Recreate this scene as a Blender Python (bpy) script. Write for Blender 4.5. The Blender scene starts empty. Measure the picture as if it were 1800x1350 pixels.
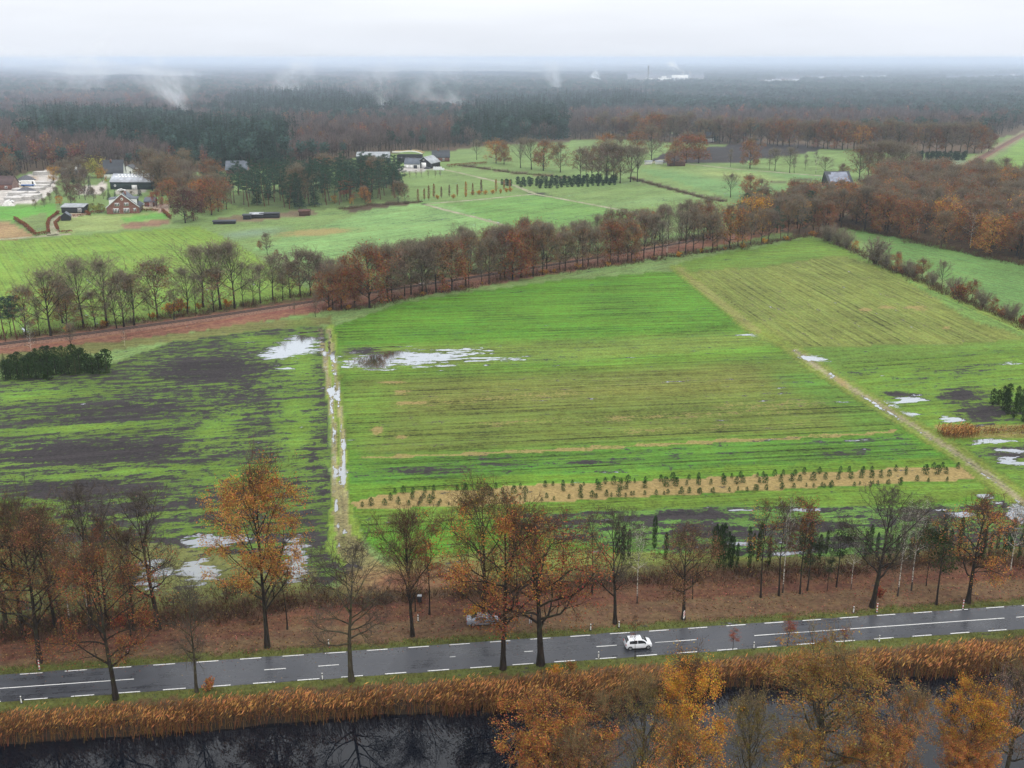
import bpy, bmesh, math, random
import numpy as np
from mathutils import Vector, Matrix

C = bpy.context.scene.collection
SC = bpy.context.scene
PI = math.pi

# ------------------------------------------------------------------ camera
CAM_H = 75.0
FOC = 1800.0                      # focal length in pixels of the 1800 wide photograph
PITCH = math.atan(575 / FOC)
cam_d = bpy.data.cameras.new('camera'); cam = bpy.data.objects.new('camera', cam_d); C.objects.link(cam)
cam_d.sensor_width = 36; cam_d.lens = 36; cam_d.clip_start = 0.5; cam_d.clip_end = 40000
cam.location = (0, 0, CAM_H); cam.rotation_euler = (PI / 2 - PITCH, 0, 0)
SC.camera = cam
SC.view_settings.view_transform = 'Standard'; SC.view_settings.look = 'None'
SC.view_settings.exposure = 0.28; SC.view_settings.gamma = 1
SC.cycles.max_bounces = 6; SC.cycles.diffuse_bounces = 2; SC.cycles.glossy_bounces = 2
SC.cycles.transmission_bounces = 2; SC.cycles.transparent_max_bounces = 8; SC.cycles.volume_bounces = 2
SC.cycles.caustics_reflective = False; SC.cycles.caustics_refractive = False

# ------------------------------------------------------------------ world: overcast sky
SUN_EL, SUN_AZ = math.radians(48), math.radians(150)
w = bpy.data.worlds.new('World'); SC.world = w; w.use_nodes = True
nt = w.node_tree; nt.nodes.clear()
def N(t, kind, **kw):
    n = t.nodes.new(kind)
    for k, v in kw.items(): setattr(n, k, v)
    return n
out = N(nt, 'ShaderNodeOutputWorld'); bg = N(nt, 'ShaderNodeBackground'); bg.inputs[1].default_value = 0.1
sky = N(nt, 'ShaderNodeTexSky'); sky.sky_type = 'NISHITA'; sky.sun_disc = False
sky.sun_elevation = SUN_EL; sky.sun_rotation = SUN_AZ
tc = N(nt, 'ShaderNodeTexCoord'); sx = N(nt, 'ShaderNodeSeparateXYZ')
nt.links.new(tc.outputs['Generated'], sx.inputs[0])
ramp = N(nt, 'ShaderNodeValToRGB')                       # overcast luminance: zenith brighter than the horizon
e = ramp.color_ramp.elements
e[0].position = 0.0; e[0].color = (0.68, 0.715, 0.785, 1)
e[1].position = 1.0; e[1].color = (1, 1, 1, 1)
for p, c in ((0.018, (0.71, 0.745, 0.815, 1)), (0.05, (0.80, 0.83, 0.885, 1)), (0.10, (0.88, 0.90, 0.93, 1)), (0.4, (0.92, 0.94, 0.97, 1))):
    x = e.new(p); x.color = c
nt.links.new(sx.outputs[2], ramp.inputs[0])
gain = N(nt, 'ShaderNodeMapRange'); gain.inputs[1].default_value = 0.1; gain.inputs[2].default_value = 1.0
gain.inputs[3].default_value = 10.0; gain.inputs[4].default_value = 18.0
nt.links.new(sx.outputs[2], gain.inputs[0])
mp = N(nt, 'ShaderNodeMapping'); mp.inputs['Scale'].default_value = (2.2, 2.2, 16)
cn = N(nt, 'ShaderNodeTexNoise'); cn.inputs['Scale'].default_value = 1.6; cn.inputs['Detail'].default_value = 4; cn.inputs['Roughness'].default_value = 0.5
nt.links.new(tc.outputs['Generated'], mp.inputs[0]); nt.links.new(mp.outputs[0], cn.inputs['Vector'])
cr = N(nt, 'ShaderNodeMapRange'); cr.inputs[1].default_value = 0.3; cr.inputs[2].default_value = 0.7; cr.inputs[3].default_value = 0.93; cr.inputs[4].default_value = 1.05
nt.links.new(cn.outputs[0], cr.inputs[0])
mu = N(nt, 'ShaderNodeMath', operation='MULTIPLY'); nt.links.new(gain.outputs[0], mu.inputs[0]); nt.links.new(cr.outputs[0], mu.inputs[1])
vm = N(nt, 'ShaderNodeVectorMath', operation='SCALE'); nt.links.new(ramp.outputs[0], vm.inputs[0]); nt.links.new(mu.outputs[0], vm.inputs['Scale'])
mx = N(nt, 'ShaderNodeMix', data_type='RGBA'); mx.inputs[0].default_value = 0.96
nt.links.new(sky.outputs[0], mx.inputs[6]); nt.links.new(vm.outputs[0], mx.inputs[7])
nt.links.new(mx.outputs[2], bg.inputs[0]); nt.links.new(bg.outputs[0], out.inputs[0])

sun_d = bpy.data.lights.new('sun', 'SUN'); sun_d.energy = 1.2; sun_d.angle = math.radians(22); sun_d.color = (1, 0.96, 0.9)
sun = bpy.data.objects.new('sun', sun_d); C.objects.link(sun)
sun.rotation_euler = (PI / 2 - SUN_EL, 0, PI - SUN_AZ)  # overcast: a very soft sun

# ------------------------------------------------------------------ helpers
def G(px, py, z=0.0):
    """ground point (height z) seen at a place of the photograph"""
    xn = (np.asarray(px, float) - 900) / FOC; yn = (675 - np.asarray(py, float)) / FOC
    dy = math.cos(PITCH) + yn * math.sin(PITCH); dz = -math.sin(PITCH) + yn * math.cos(PITCH)
    t = (z - CAM_H) / dz
    return xn * t, dy * t
def P(px, py, z=0.0):
    a, b = G(px, py, z); return (float(a), float(b))
def pxof(x, y, z=0.0):
    dz = z - CAM_H
    f = y * math.cos(PITCH) - dz * math.sin(PITCH); u = y * math.sin(PITCH) + dz * math.cos(PITCH)
    return 900 + FOC * x / f, 675 - FOC * u / f
def height_at(px, pb, pt):
    x, y = P(px, pb); yn = (675 - pt) / FOC
    dy = math.cos(PITCH) + yn * math.sin(PITCH); dz = -math.sin(PITCH) + yn * math.cos(PITCH)
    return CAM_H + y / dy * dz
def inpoly(x, y, poly):
    x = np.asarray(x, float); y = np.asarray(y, float); r = np.zeros(x.shape, bool); n = len(poly)
    for i in range(n):
        x1, y1 = poly[i]; x2, y2 = poly[(i + 1) % n]
        if y1 == y2: continue
        c = ((y1 > y) != (y2 > y)) & (x < (x2 - x1) * (y - y1) / (y2 - y1) + x1)
        r ^= c
    return r
def polydist(x, y, line):
    x = np.asarray(x, float); y = np.asarray(y, float); d = np.full(x.shape, 1e9)
    for (x1, y1), (x2, y2) in zip(line[:-1], line[1:]):
        dx, dy = x2 - x1, y2 - y1; L = dx * dx + dy * dy
        t = np.clip(((x - x1) * dx + (y - y1) * dy) / L, 0, 1)
        d = np.minimum(d, np.hypot(x - x1 - t * dx, y - y1 - t * dy))
    return d
def interp(x, pts):
    return np.interp(x, [p[0] for p in pts], [p[1] for p in pts])

class MB:
    """collects arrays of vertices and faces and links them as ONE mesh object"""
    def __init__(s): s.v = []; s.f = []; s.m = []; s.a = []; s.n = 0
    def add(s, v, f, mat=0, val=0.5):
        v = np.asarray(v, float).reshape(-1, 3); f = np.asarray(f, int)
        s.v.append(v); s.f.append(f + s.n); s.m.append(np.full(len(f), mat, int))
        s.a.append(np.broadcast_to(np.asarray(val, float), (len(v),)).copy()); s.n += len(v)
    def box(s, x0, x1, y0, y1, z0, z1, mat=0):
        v = [(x, y, z) for x in (x0, x1) for y in (y0, y1) for z in (z0, z1)]
        s.add(v, [(0, 1, 3, 2), (4, 6, 7, 5), (0, 4, 5, 1), (2, 3, 7, 6), (0, 2, 6, 4), (1, 5, 7, 3)], mat)
    def poly(s, pts, mat=0):
        s.add(pts, [tuple(range(len(pts)))], mat)
    def prism(s, outline, axis, a, b, mat=0):
        """outline in the plane across `axis`, extruded from a to b"""
        n = len(outline); V = []
        for t in (a, b):
            for (p, q) in outline:
                V.append((t, p, q) if axis == 'x' else (p, t, q) if axis == 'y' else (p, q, t))
        s.add(V, [tuple(range(n - 1, -1, -1)), ], mat) if False else None
        s.add(V, [(i, (i + 1) % n, n + (i + 1) % n, n + i) for i in range(n)], mat)
        s.add(V[:n], [tuple(range(n))[::-1]], mat); s.add(V[n:], [tuple(range(n))], mat)
    def tube(s, Pts, R, k=4, mat=0, val=0.5):
        Pts = np.asarray(Pts, float); R = np.asarray(R, float); n = len(Pts)
        T = np.gradient(Pts, axis=0); T /= np.linalg.norm(T, axis=1, keepdims=True) + 1e-9
        ref = np.array([1, 0, 0.]) if abs(T[0, 0]) < 0.7 else np.array([0, 1., 0])
        U = np.cross(T, ref); U /= np.linalg.norm(U, axis=1, keepdims=True) + 1e-9; W = np.cross(T, U)
        a = np.arange(k) * 2 * PI / k
        V = Pts[:, None] + R[:, None, None] * (np.cos(a)[None, :, None] * U[:, None] + np.sin(a)[None, :, None] * W[:, None])
        i = np.arange(n - 1)[:, None] * k; j = np.arange(k)[None]
        F = np.stack([i + j, i + (j + 1) % k, i + k + (j + 1) % k, i + k + j], -1).reshape(-1, 4)
        s.add(V, F, mat, val)
    def blades(s, A, B, wd, rng, mat=0, val=0.5):
        """thin triangles from A to B"""
        A = np.asarray(A, float); B = np.asarray(B, float); n = len(A)
        if n == 0: return
        r = rng.normal(size=(n, 3)); D = B - A
        S = np.cross(D, r); S /= np.linalg.norm(S, axis=1, keepdims=True) + 1e-9
        S *= np.broadcast_to(np.asarray(wd, float), (n,))[:, None]
        V = np.stack([A - S, A + S, B], 1).reshape(-1, 3)
        s.add(V, np.arange(3 * n).reshape(-1, 3), mat, np.repeat(np.broadcast_to(val, (n,)), 3))
    def leaves(s, Cn, size, rng, mat=0, val=0.5, asp=0.65, flat=0.0, dirs=None):
        """leaf-sized quads"""
        Cn = np.asarray(Cn, float); n = len(Cn)
        if n == 0: return
        a = rng.normal(size=(n, 3)) if dirs is None else dirs + rng.normal(size=(n, 3)) * 0.25
        a[:, 2] *= 1 - flat
        a /= np.linalg.norm(a, axis=1, keepdims=True) + 1e-9
        b = np.cross(a, rng.normal(size=(n, 3))); b /= np.linalg.norm(b, axis=1, keepdims=True) + 1e-9
        z = np.broadcast_to(np.asarray(size, float), (n,))[:, None]
        a = a * z * 0.5; b = b * z * 0.5 * asp
        V = np.stack([Cn - a, Cn + b, Cn + a, Cn - b], 1).reshape(-1, 3)
        s.add(V, np.arange(4 * n).reshape(-1, 4), mat, np.repeat(np.broadcast_to(val, (n,)), 4))
    def mesh(s, name, mats):
        me = bpy.data.meshes.new(name)
        V = np.concatenate(s.v) if s.v else np.zeros((0, 3))
        me.vertices.add(len(V)); me.vertices.foreach_set('co', V.astype(np.float32).ravel())
        tot = [np.full(len(f), f.shape[1] if f.ndim > 1 else 0) for f in s.f]
        tot = np.concatenate(tot); loops = np.concatenate([f.ravel() for f in s.f])
        me.loops.add(len(loops)); me.loops.foreach_set('vertex_index', loops.astype(np.int32))
        me.polygons.add(len(tot)); me.polygons.foreach_set('loop_start', (np.cumsum(tot) - tot).astype(np.int32))
        me.polygons.foreach_set('material_index', np.concatenate(s.m).astype(np.int32))
        at = me.attributes.new('v', 'FLOAT', 'POINT'); at.data.foreach_set('value', np.concatenate(s.a).astype(np.float32))
        for m in (mats if isinstance(mats, (list, tuple)) else [mats]): me.materials.append(m)
        me.update(calc_edges=True)
        return me
    def build(s, name, mats, parent=None):
        return link(name, s.mesh(name, mats), parent)
def link(name, data, parent=None):
    o = bpy.data.objects.new(name, data); C.objects.link(o)
    if parent: o.parent = parent
    return o
def tag(o, label=None, cat=None, group=None, kind=None):
    if label: o['label'] = label
    if cat: o['category'] = cat
    if group: o['group'] = group
    if kind: o['kind'] = kind
    return o
def empty(name, label, cat, loc=(0, 0, 0), rz=0.0, group=None):
    o = link(name, None); o.location = loc; o.rotation_euler = (0, 0, rz); o.empty_display_size = 0.5
    return tag(o, label, cat, group)
ORD = lambda n: f"{n}{'th' if 10 <= n % 100 <= 20 else {1: 'st', 2: 'nd', 3: 'rd'}.get(n % 10, 'th')}"

# ------------------------------------------------------------------ materials
def newmat(name):
    m = bpy.data.materials.new(name); m.use_nodes = True; t = m.node_tree; t.nodes.clear()
    return m, t, N(t, 'ShaderNodeOutputMaterial')
def L(t, a, b): t.links.new(a, b)
def math_n(t, op, a, b=None, c=None, clamp=False):
    n = N(t, 'ShaderNodeMath', operation=op); n.use_clamp = clamp
    for i, x in enumerate((a, b, c)):
        if x is None: continue
        if isinstance(x, (int, float)): n.inputs[i].default_value = x
        else: L(t, x, n.inputs[i])
    return n.outputs[0]
def mixc(t, f, a, b, blend='MIX'):
    n = N(t, 'ShaderNodeMix', data_type='RGBA', blend_type=blend)
    for i, x in ((0, f), (6, a), (7, b)):
        if isinstance(x, (int, float)): n.inputs[i].default_value = x
        elif isinstance(x, tuple): n.inputs[i].default_value = (*x[:3], 1)
        else: L(t, x, n.inputs[i])
    return n.outputs[2]
def noise(t, vec, scale, detail=4, rough=0.55, mapscale=None, out=0):
    if mapscale:
        m = N(t, 'ShaderNodeMapping'); m.inputs['Scale'].default_value = mapscale; L(t, vec, m.inputs[0]); vec = m.outputs[0]
    n = N(t, 'ShaderNodeTexNoise'); n.inputs['Scale'].default_value = scale; n.inputs['Detail'].default_value = detail
    n.inputs['Roughness'].default_value = rough; L(t, vec, n.inputs['Vector'])
    return n.outputs[out]
def smooth(t, x, lo, hi, a=0.0, b=1.0):
    n = N(t, 'ShaderNodeMapRange', interpolation_type='SMOOTHSTEP')
    for i, v in enumerate((lo, hi, a, b)): n.inputs[i + 1].default_value = v
    L(t, x, n.inputs[0]); return n.outputs[0]
def bsdf(t, out, col, rough=0.9, spec=0.2, normal=None):
    b = N(t, 'ShaderNodeBsdfPrincipled')
    for k, x in (('Base Color', col), ('Roughness', rough), ('Specular IOR Level', spec)):
        if isinstance(x, (int, float)): b.inputs[k].default_value = x
        elif isinstance(x, tuple): b.inputs[k].default_value = (*x[:3], 1)
        else: L(t, x, b.inputs[k])
    if normal is not None: L(t, normal, b.inputs['Normal'])
    if out is not None: L(t, b.outputs[0], out.inputs[0])
    return b
def simple(name, col, rough=0.6, spec=0.3, var=0.18, scale=3.0, metal=0.0):
    m, t, o = newmat(name); g = N(t, 'ShaderNodeNewGeometry'); n = noise(t, g.outputs['Position'], scale, 5)
    f = smooth(t, n, 0.3, 0.7, 1 - var, 1 + var)
    v = N(t, 'ShaderNodeVectorMath', operation='SCALE'); v.inputs[0].default_value = col; L(t, f, v.inputs['Scale'])
    b = bsdf(t, o, v.outputs[0], rough, spec); b.inputs['Metallic'].default_value = metal
    return m
def leafmat(name, col=None, dark=0.55, light=1.5, trans=0.35, hue=0.04, own=False):
    """leaf colour varies leaf by leaf (attribute v) and tree by tree; col None takes the object's own colour"""
    m, t, o = newmat(name); at = N(t, 'ShaderNodeAttribute'); at.attribute_name = 'v'
    oi = N(t, 'ShaderNodeObjectInfo')
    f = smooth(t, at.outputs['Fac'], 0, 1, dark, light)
    if own: f = math_n(t, 'MULTIPLY', f, smooth(t, oi.outputs['Random'], 0, 1, 0.7, 1.3))
    v = N(t, 'ShaderNodeVectorMath', operation='SCALE'); L(t, f, v.inputs['Scale'])
    if col is None: L(t, oi.outputs['Color'], v.inputs[0])
    else: v.inputs[0].default_value = col
    h = N(t, 'ShaderNodeHueSaturation'); L(t, v.outputs[0], h.inputs['Color'])
    L(t, smooth(t, math_n(t, 'FRACT', math_n(t, 'MULTIPLY', at.outputs['Fac'], 7.3)), 0, 1, 0.5 - hue, 0.5 + hue), h.inputs['Hue'])
    d = N(t, 'ShaderNodeBsdfDiffuse'); L(t, h.outputs[0], d.inputs[0])
    tr = N(t, 'ShaderNodeBsdfTranslucent'); L(t, h.outputs[0], tr.inputs[0])
    ms = N(t, 'ShaderNodeMixShader'); ms.inputs[0].default_value = trans
    L(t, d.outputs[0], ms.inputs[1]); L(t, tr.outputs[0], ms.inputs[2]); L(t, ms.outputs[0], o.inputs[0])
    return m
def barkmat(name, col, col2=(0.05, 0.06, 0.02), mz=0.5, scale=2.5):
    m, t, o = newmat(name); g = N(t, 'ShaderNodeTexCoord'); 
    n = noise(t, g.outputs['Object'], scale, 5, 0.6, (1, 1, 0.35)); n2 = noise(t, g.outputs['Object'], 0.7, 3)
    c = mixc(t, smooth(t, n2, 0.5, 0.68, 0, mz), col, col2)
    v = N(t, 'ShaderNodeVectorMath', operation='SCALE'); L(t, c, v.inputs[0]); L(t, smooth(t, n, 0.3, 0.7, 0.6, 1.5), v.inputs['Scale'])
    bsdf(t, o, v.outputs[0], 0.95, 0.1)
    return m
M = {}
M['leaf'] = leafmat('autumn_leaf')
M['needle'] = leafmat('needles', None, 0.45, 1.5, 0.15, 0.02)
M['bark'] = barkmat('bark_dark', (0.022, 0.017, 0.013))
M['mossbark'] = barkmat('bark_mossy', (0.045, 0.038, 0.024), (0.075, 0.08, 0.03), 0.8)
M['twig'] = leafmat('twigs', (0.08, 0.048, 0.029), 0.6, 1.4, 0.0, 0.02)
M['twig_grey'] = leafmat('twigs_grey', (0.07, 0.058, 0.045), 0.6, 1.4, 0.0, 0.02)
M['twig_mid'] = leafmat('twigs_mid', (0.18, 0.15, 0.108), 0.6, 1.4, 0.2, 0.03)
M['twig_olive'] = leafmat('twigs_olive', (0.17, 0.125, 0.06), 0.5, 1.5, 0.2, 0.03)
M['pinebark'] = barkmat('bark_pine', (0.10, 0.055, 0.035), (0.05, 0.04, 0.03))
def birchmat():
    m, t, o = newmat('bark_birch'); g = N(t, 'ShaderNodeTexCoord')
    n = noise(t, g.outputs['Object'], 1.2, 4, 0.6, (1, 1, 2.2)); sz = N(t, 'ShaderNodeSeparateXYZ'); L(t, g.outputs['Object'], sz.inputs[0])
    low = smooth(t, sz.outputs[2], 0.5, 3.0, 0.25, 0.0)
    bsdf(t, o, mixc(t, smooth(t, math_n(t, 'ADD', n, low), 0.52, 0.6), (0.5, 0.46, 0.40), (0.04, 0.035, 0.03)), 0.8, 0.2)
    return m
M['birch'] = birchmat()
# ------------------------------------------------------------------ the ground: one flat sheet split into named pieces
FRONT = [(-900, 345), (-400, 335), (0, 318), (60, 300), (130, 300), (200, 300), (330, 300), (420, 300), (560, 296), (640, 274), (700, 268), (800, 264), (850, 256),
         (1000, 248), (1100, 244), (1200, 251), (1320, 254), (1480, 263), (1600, 268), (1738, 268), (1750, 243), (1800, 235), (2000, 226), (2600, 215)]
ROAD0, ROAD1 = np.array(P(0, 1210)), np.array(P(1800, 1084))
rd = (ROAD1 - ROAD0) / np.linalg.norm(ROAD1 - ROAD0); rn = np.array([-rd[1], rd[0]])
HALF = 2.95
def road(s, o, z=0.0):
    """point s metres along the road from the photograph's left edge, o metres beyond its centre line"""
    p = ROAD0 + rd * s + rn * o; return (p[0], p[1], z)
def roadpos(x, y):
    return (np.asarray(x) - ROAD0[0]) * rd[0] + (np.asarray(y) - ROAD0[1]) * rd[1], (np.asarray(x) - ROAD0[0]) * rn[0] + (np.asarray(y) - ROAD0[1]) * rn[1]
CANAL_FAR, CANAL_NEAR = -9.6, -31.0          # edges of the canal, metres from the road's centre line
RAIL = [(-420, 655), (-200, 634), (0, 608), (150, 590), (300, 570), (450, 548), (600, 525), (850, 487), (1100, 447), (1300, 410), (1450, 378), (1600, 332), (1690, 298), (1740, 269), (1790, 241), (1840, 214), (1900, 190)]
RAILW = [P(*p) for p in RAIL]

G1, G2, G3 = (0.070, 0.162, 0.014), (0.098, 0.132, 0.023), (0.065, 0.15, 0.018)
G4, G5, OLV = (0.130, 0.195, 0.062), (0.135, 0.215, 0.034), (0.13, 0.145, 0.030)
FLOOR, LIT, VERGE, STRAW = (0.075, 0.05, 0.03), (0.105, 0.050, 0.028), (0.085, 0.095, 0.024), (0.33, 0.22, 0.085)
SOIL = (0.046, 0.038, 0.040)
xs = np.arange(-700, 2501, 5.0); ys = np.concatenate([np.arange(108.5, 130, 1.5), np.arange(130, 200, 2.5), np.arange(200, 1000, 4.0), np.arange(1000, 1340, 5.0)])
PX, PY = np.meshgrid(xs, ys)
X, Y = G(PX, PY)
def lat(seed, sx_, sy_):
    r = np.random.default_rng(seed); v = np.zeros(PX.shape)
    for k in range(5):
        a, b, c = r.uniform(0.6, 1.6, 3) * (1.6 ** k) / 1.0; ph = r.uniform(0, 6.28, 2); s = r.choice([-1, 1])
        v += np.sin(PX / sx_ * a + s * PY / sy_ * b + ph[0]) * np.sin(PX / sx_ * c - s * PY / sy_ * a + ph[1]) / (1.35 ** k)
    return v / 2
J1, J2 = lat(1, 60, 30), lat(2, 60, 30)
JX, JY = PX + J1 * 5, PY + J2 * 2.5             # wobbled field edges
tint = np.empty(PX.shape + (3,)); tint[:] = FLOOR
soil = np.zeros(PX.shape); wet = np.zeros(PX.shape); straw = np.zeros(PX.shape); stripe = np.zeros(PX.shape)
ang = np.zeros(PX.shape); zone = np.zeros(PX.shape, int)
ZN = ['ground', 'meadow', 'ploughed_field', 'verge', 'path', 'yard', 'nursery_bed']
def rowdir(a, b):
    (x0, y0), (x1, y1) = P(*a), P(*b); return math.atan2(y1 - y0, x1 - x0)
def put(mask, t=None, so=None, we=None, st=None, sr=None, an=None, zn=None, amt=1.0):
    if t is not None: tint[mask] = tint[mask] * (1 - amt) + np.array(t) * amt
    for arr, v in ((soil, so), (wet, we), (straw, st), (stripe, sr), (ang, an)):
        if v is not None: arr[mask] = v
    if zn is not None: zone[mask] = ZN.index(zn)
def area(poly, wob=True, **k):
    sf = k.pop('soft', 0); ax, ay = (JX, JY) if wob else (PX, PY)
    if not sf: return put(inpoly(ax, ay, poly), **k)
    f = np.mean([inpoly(ax + dx * sf, ay + dy * sf * .4, poly) for dx in np.linspace(-1, 1, 5) for dy in np.linspace(-1, 1, 5)], 0)
    if k.get('t') is not None: tint[:] = tint * (1 - f[..., None]) + np.array(k['t']) * f[..., None]
    for arr, key in ((soil, 'so'), (straw, 'st'), (stripe, 'sr')):
        if k.get(key) is not None: arr[:] = arr * (1 - f) + k[key] * f
def blob(cx, cy, rx, ry, tilt=0.0, so=None, we=None, st=None, t=None):
    """soft patch that raises the bias of bare soil, standing water or straw"""
    dx, dy = PX - cx, PY - cy - tilt * (PX - cx)
    f = np.clip(1.25 - np.hypot(dx / rx, dy / ry) * 0.9 + J1 * .12, 0, 1)
    if so: np.maximum(soil, f * so * .92, out=soil)
    if we: np.maximum(wet, f * we, out=wet)
    if st: np.maximum(straw, f * st, out=straw)
    if t is not None: tint[:] = tint * (1 - f[..., None]) + np.array(t) * f[..., None]
def track(line, wpx, **k):
    """line of a path: width in metres on the ground"""
    d = polydist(X, Y, [P(*p) for p in line]); put(d < wpx + J1 * .25, **k)
fr = np.interp(PX, [p[0] for p in FRONT], [p[1] for p in FRONT])
A_MAIN = rowdir((630, 800), (1570, 757)); A_LEFT = rowdir((20, 750), (560, 715)); A_FAR = rowdir((450, 430), (850, 375))
put(PY > fr, t=G4, zn='meadow', an=A_FAR, sr=0.35, so=0.05)
# open clearings in the far forest
area([(1130, 225), (1220, 222), (1240, 232), (1150, 236)], t=G4); area([(1690, 205), (1900, 195), (2000, 200), (1700, 212)], t=FLOOR)
# far meadows
area([(440, 440), (700, 352), (760, 352), (880, 395), (560, 470)], t=(0.15, 0.255, 0.085), zn='meadow', sr=.5, so=0.12)
blob(560, 408, 90, 9, -0.06, st=0.8); blob(640, 372, 90, 9, -.1, so=.28); blob(640, 440, 20, 3, so=.5); blob(440, 410, 60, 7, -.1, t=(.14, .20, .12)); blob(760, 385, 90, 10, -.1, so=.33)
area([(780, 360), (940, 343), (1120, 372), (1130, 395), (900, 400)], t=(0.115, 0.22, 0.055), sr=.5); blob(1050, 378, 150, 4, -.08, so=.4)
area([(720, 310), (800, 285), (1110, 312), (1130, 330), (950, 335)], t=G4)
blob(1150, 352, 90, 6, -.12, so=.35, t=(.16, .25, .09)); blob(947, 341, 30, 4, .1, so=.9); blob(1122, 371, 18, 2, we=.62); blob(860, 388, 20, 2, .3, we=.6)
area([(1130, 300), (1240, 290), (1465, 312), (1440, 345), (1290, 350)], t=(0.115, 0.205, 0.072)); blob(1290, 308, 120, 10, .12, t=(.19, .24, .08))
area([(1300, 290), (1440, 262), (1520, 268), (1500, 300), (1450, 308)], t=G4, sr=.6, an=rowdir((1300, 292), (1500, 268)))
area([(1140, 283), (1170, 268), (1320, 251), (1420, 257), (1450, 263), (1300, 287), (1190, 286)], t=SOIL, so=.75, zn='ploughed_field', sr=.6)
area([(1600, 300), (1740, 272), (1780, 245), (1700, 300)], t=(.17, .21, .12))
area([(1720, 310), (1800, 245), (2300, 215), (2400, 330), (1800, 300)], t=(.14, .23, .055))
area([(1580, 285), (1690, 268), (1700, 290), (1600, 302)], t=(.14, .18, .11))
# meadow right of the hedge
area([(1490, 398), (1600, 420), (1800, 462), (2500, 600), (2500, 800), (1800, 560), (1640, 480), (1540, 440)], t=(.095, .18, .048), sr=.3, so=.1, an=rowdir((1500, 405), (1800, 470)))
# woodland floor of the belts and the wood right of the railway
area([(1300, 400), (1430, 345), (1500, 330), (1650, 330), (1800, 360), (2500, 460), (2500, 640), (1800, 462), (1600, 420), (1490, 398), (1440, 418)], t=FLOOR, zn='ground')
area([(380, 345), (705, 305), (705, 352), (600, 365), (450, 380)], t=(.085, .12, .04), zn='ground'); area([(600, 366), (720, 352), (740, 356), (610, 374)], t=FLOOR)
# lime meadow, farm gardens
area([(-700, 480), (0, 424), (120, 415), (350, 398), (400, 418), (450, 450), (560, 520), (300, 562), (0, 600), (-700, 690)], wob=False, t=G5, zn='meadow', sr=.45, an=rowdir((350, 398), (450, 450)), so=0)
area([(-400, 365), (-20, 362), (100, 360), (103, 378), (70, 392), (20, 388), (-400, 400)], t=(.10, .25, .04))
area([(-400, 396), (25, 392), (62, 415), (-20, 424), (-400, 450)], t=(.25, .17, .085))
area([(25, 388), (80, 372), (88, 405), (66, 415)], t=(.13, .18, .06))
area([(103, 384), (180, 376), (300, 370), (302, 394), (222, 404), (105, 412)], t=(.19, .24, .08)); area([(210, 384), (296, 371), (300, 383), (222, 391)], t=(.11, .25, .05))
area([(211, 394), (285, 385), (300, 388), (298, 394), (222, 403)], wob=False, t=(.20, .12, .075), zn='ploughed_field')
area([(104, 379), (146, 372), (158, 378), (120, 382)], wob=False, t=(.33, .26, .2), zn='yard')
area([(-300, 330), (0, 332), (30, 316), (50, 306), (90, 300), (104, 312), (100, 330), (80, 345), (60, 356), (0, 360), (-300, 380)], t=(.42, .39, .36), zn='yard')
area([(133, 330), (170, 326), (180, 316), (184, 330), (172, 342), (135, 340)], t=(.42, .38, .34), zn='yard')
area([(236, 360), (300, 358), (302, 372), (290, 375), (268, 366)], t=(.30, .22, .17), zn='yard'); area([(196, 332), (256, 331), (256, 341), (200, 342)], t=(.3, .28, .24))
blob(58, 314, 10, 3, t=(.33, .22, .13)); blob(40, 330, 14, 4, t=(.38, .3, .2)); area([(380, 381), (450, 375), (545, 370), (560, 377), (470, 386), (385, 392)], t=(.13, .10, .06))
FARPATHS = (([(745, 291), (800, 302), (860, 316), (905, 326), (940, 341), (1000, 352), (1080, 367), (1135, 379)], 1.6), ([(740, 359), (840, 351), (900, 345), (942, 341)], 1.5),
               ([(742, 358), (790, 371), (840, 383), (885, 396)], 1.5), ([(1130, 291), (1165, 280), (1200, 287), (1300, 298), (1380, 304), (1465, 311), (1500, 313)], 2.0),
               ([(-300, 437), (0, 421), (66, 416), (128, 411)], 2.2), ([(92, 414), (96, 402), (91, 392), (96, 384), (106, 379), (120, 377)], 2.2))
area([(700, 292), (745, 288), (770, 296), (745, 300), (700, 300)], t=(.33, .31, .29), zn='yard')
put(polydist(PX, PY, [(1108, 312), (1160, 326), (1230, 345), (1275, 352)]) < 2.5, t=(.09, .065, .04)); put(polydist(PX, PY, [(810, 290), (900, 303), (1000, 312)]) < 1.6, t=(.10, .07, .04))
put(polydist(PX, PY, [(1355, 321), (1460, 312)]) < 1.2, t=(.08, .08, .04))
# railway corridor
dr = polydist(X, Y, RAILW)
put((dr < 9) & (PX < 1500), t=(.10, .075, .035), zn='ground', so=0); put((dr < 5.0 + J1) & (PX < 1500), t=(.19, .085, .055), zn='ground')
put((polydist(X, Y, [(x + 2.5, y - 6.0) for x, y in RAILW]) < 6 + J1 * 1.5) & (PX < 1480), t=(.17, .078, .05)); put((dr < 7) & (PX > 1500), t=(.17, .17, .085), zn='ground')
area([(-700, 720), (0, 622), (300, 588), (460, 566), (580, 556), (585, 570), (430, 590), (250, 606), (0, 650), (-700, 760)], t=(.12, .125, .04), zn='meadow', so=.12, an=A_LEFT)
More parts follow.
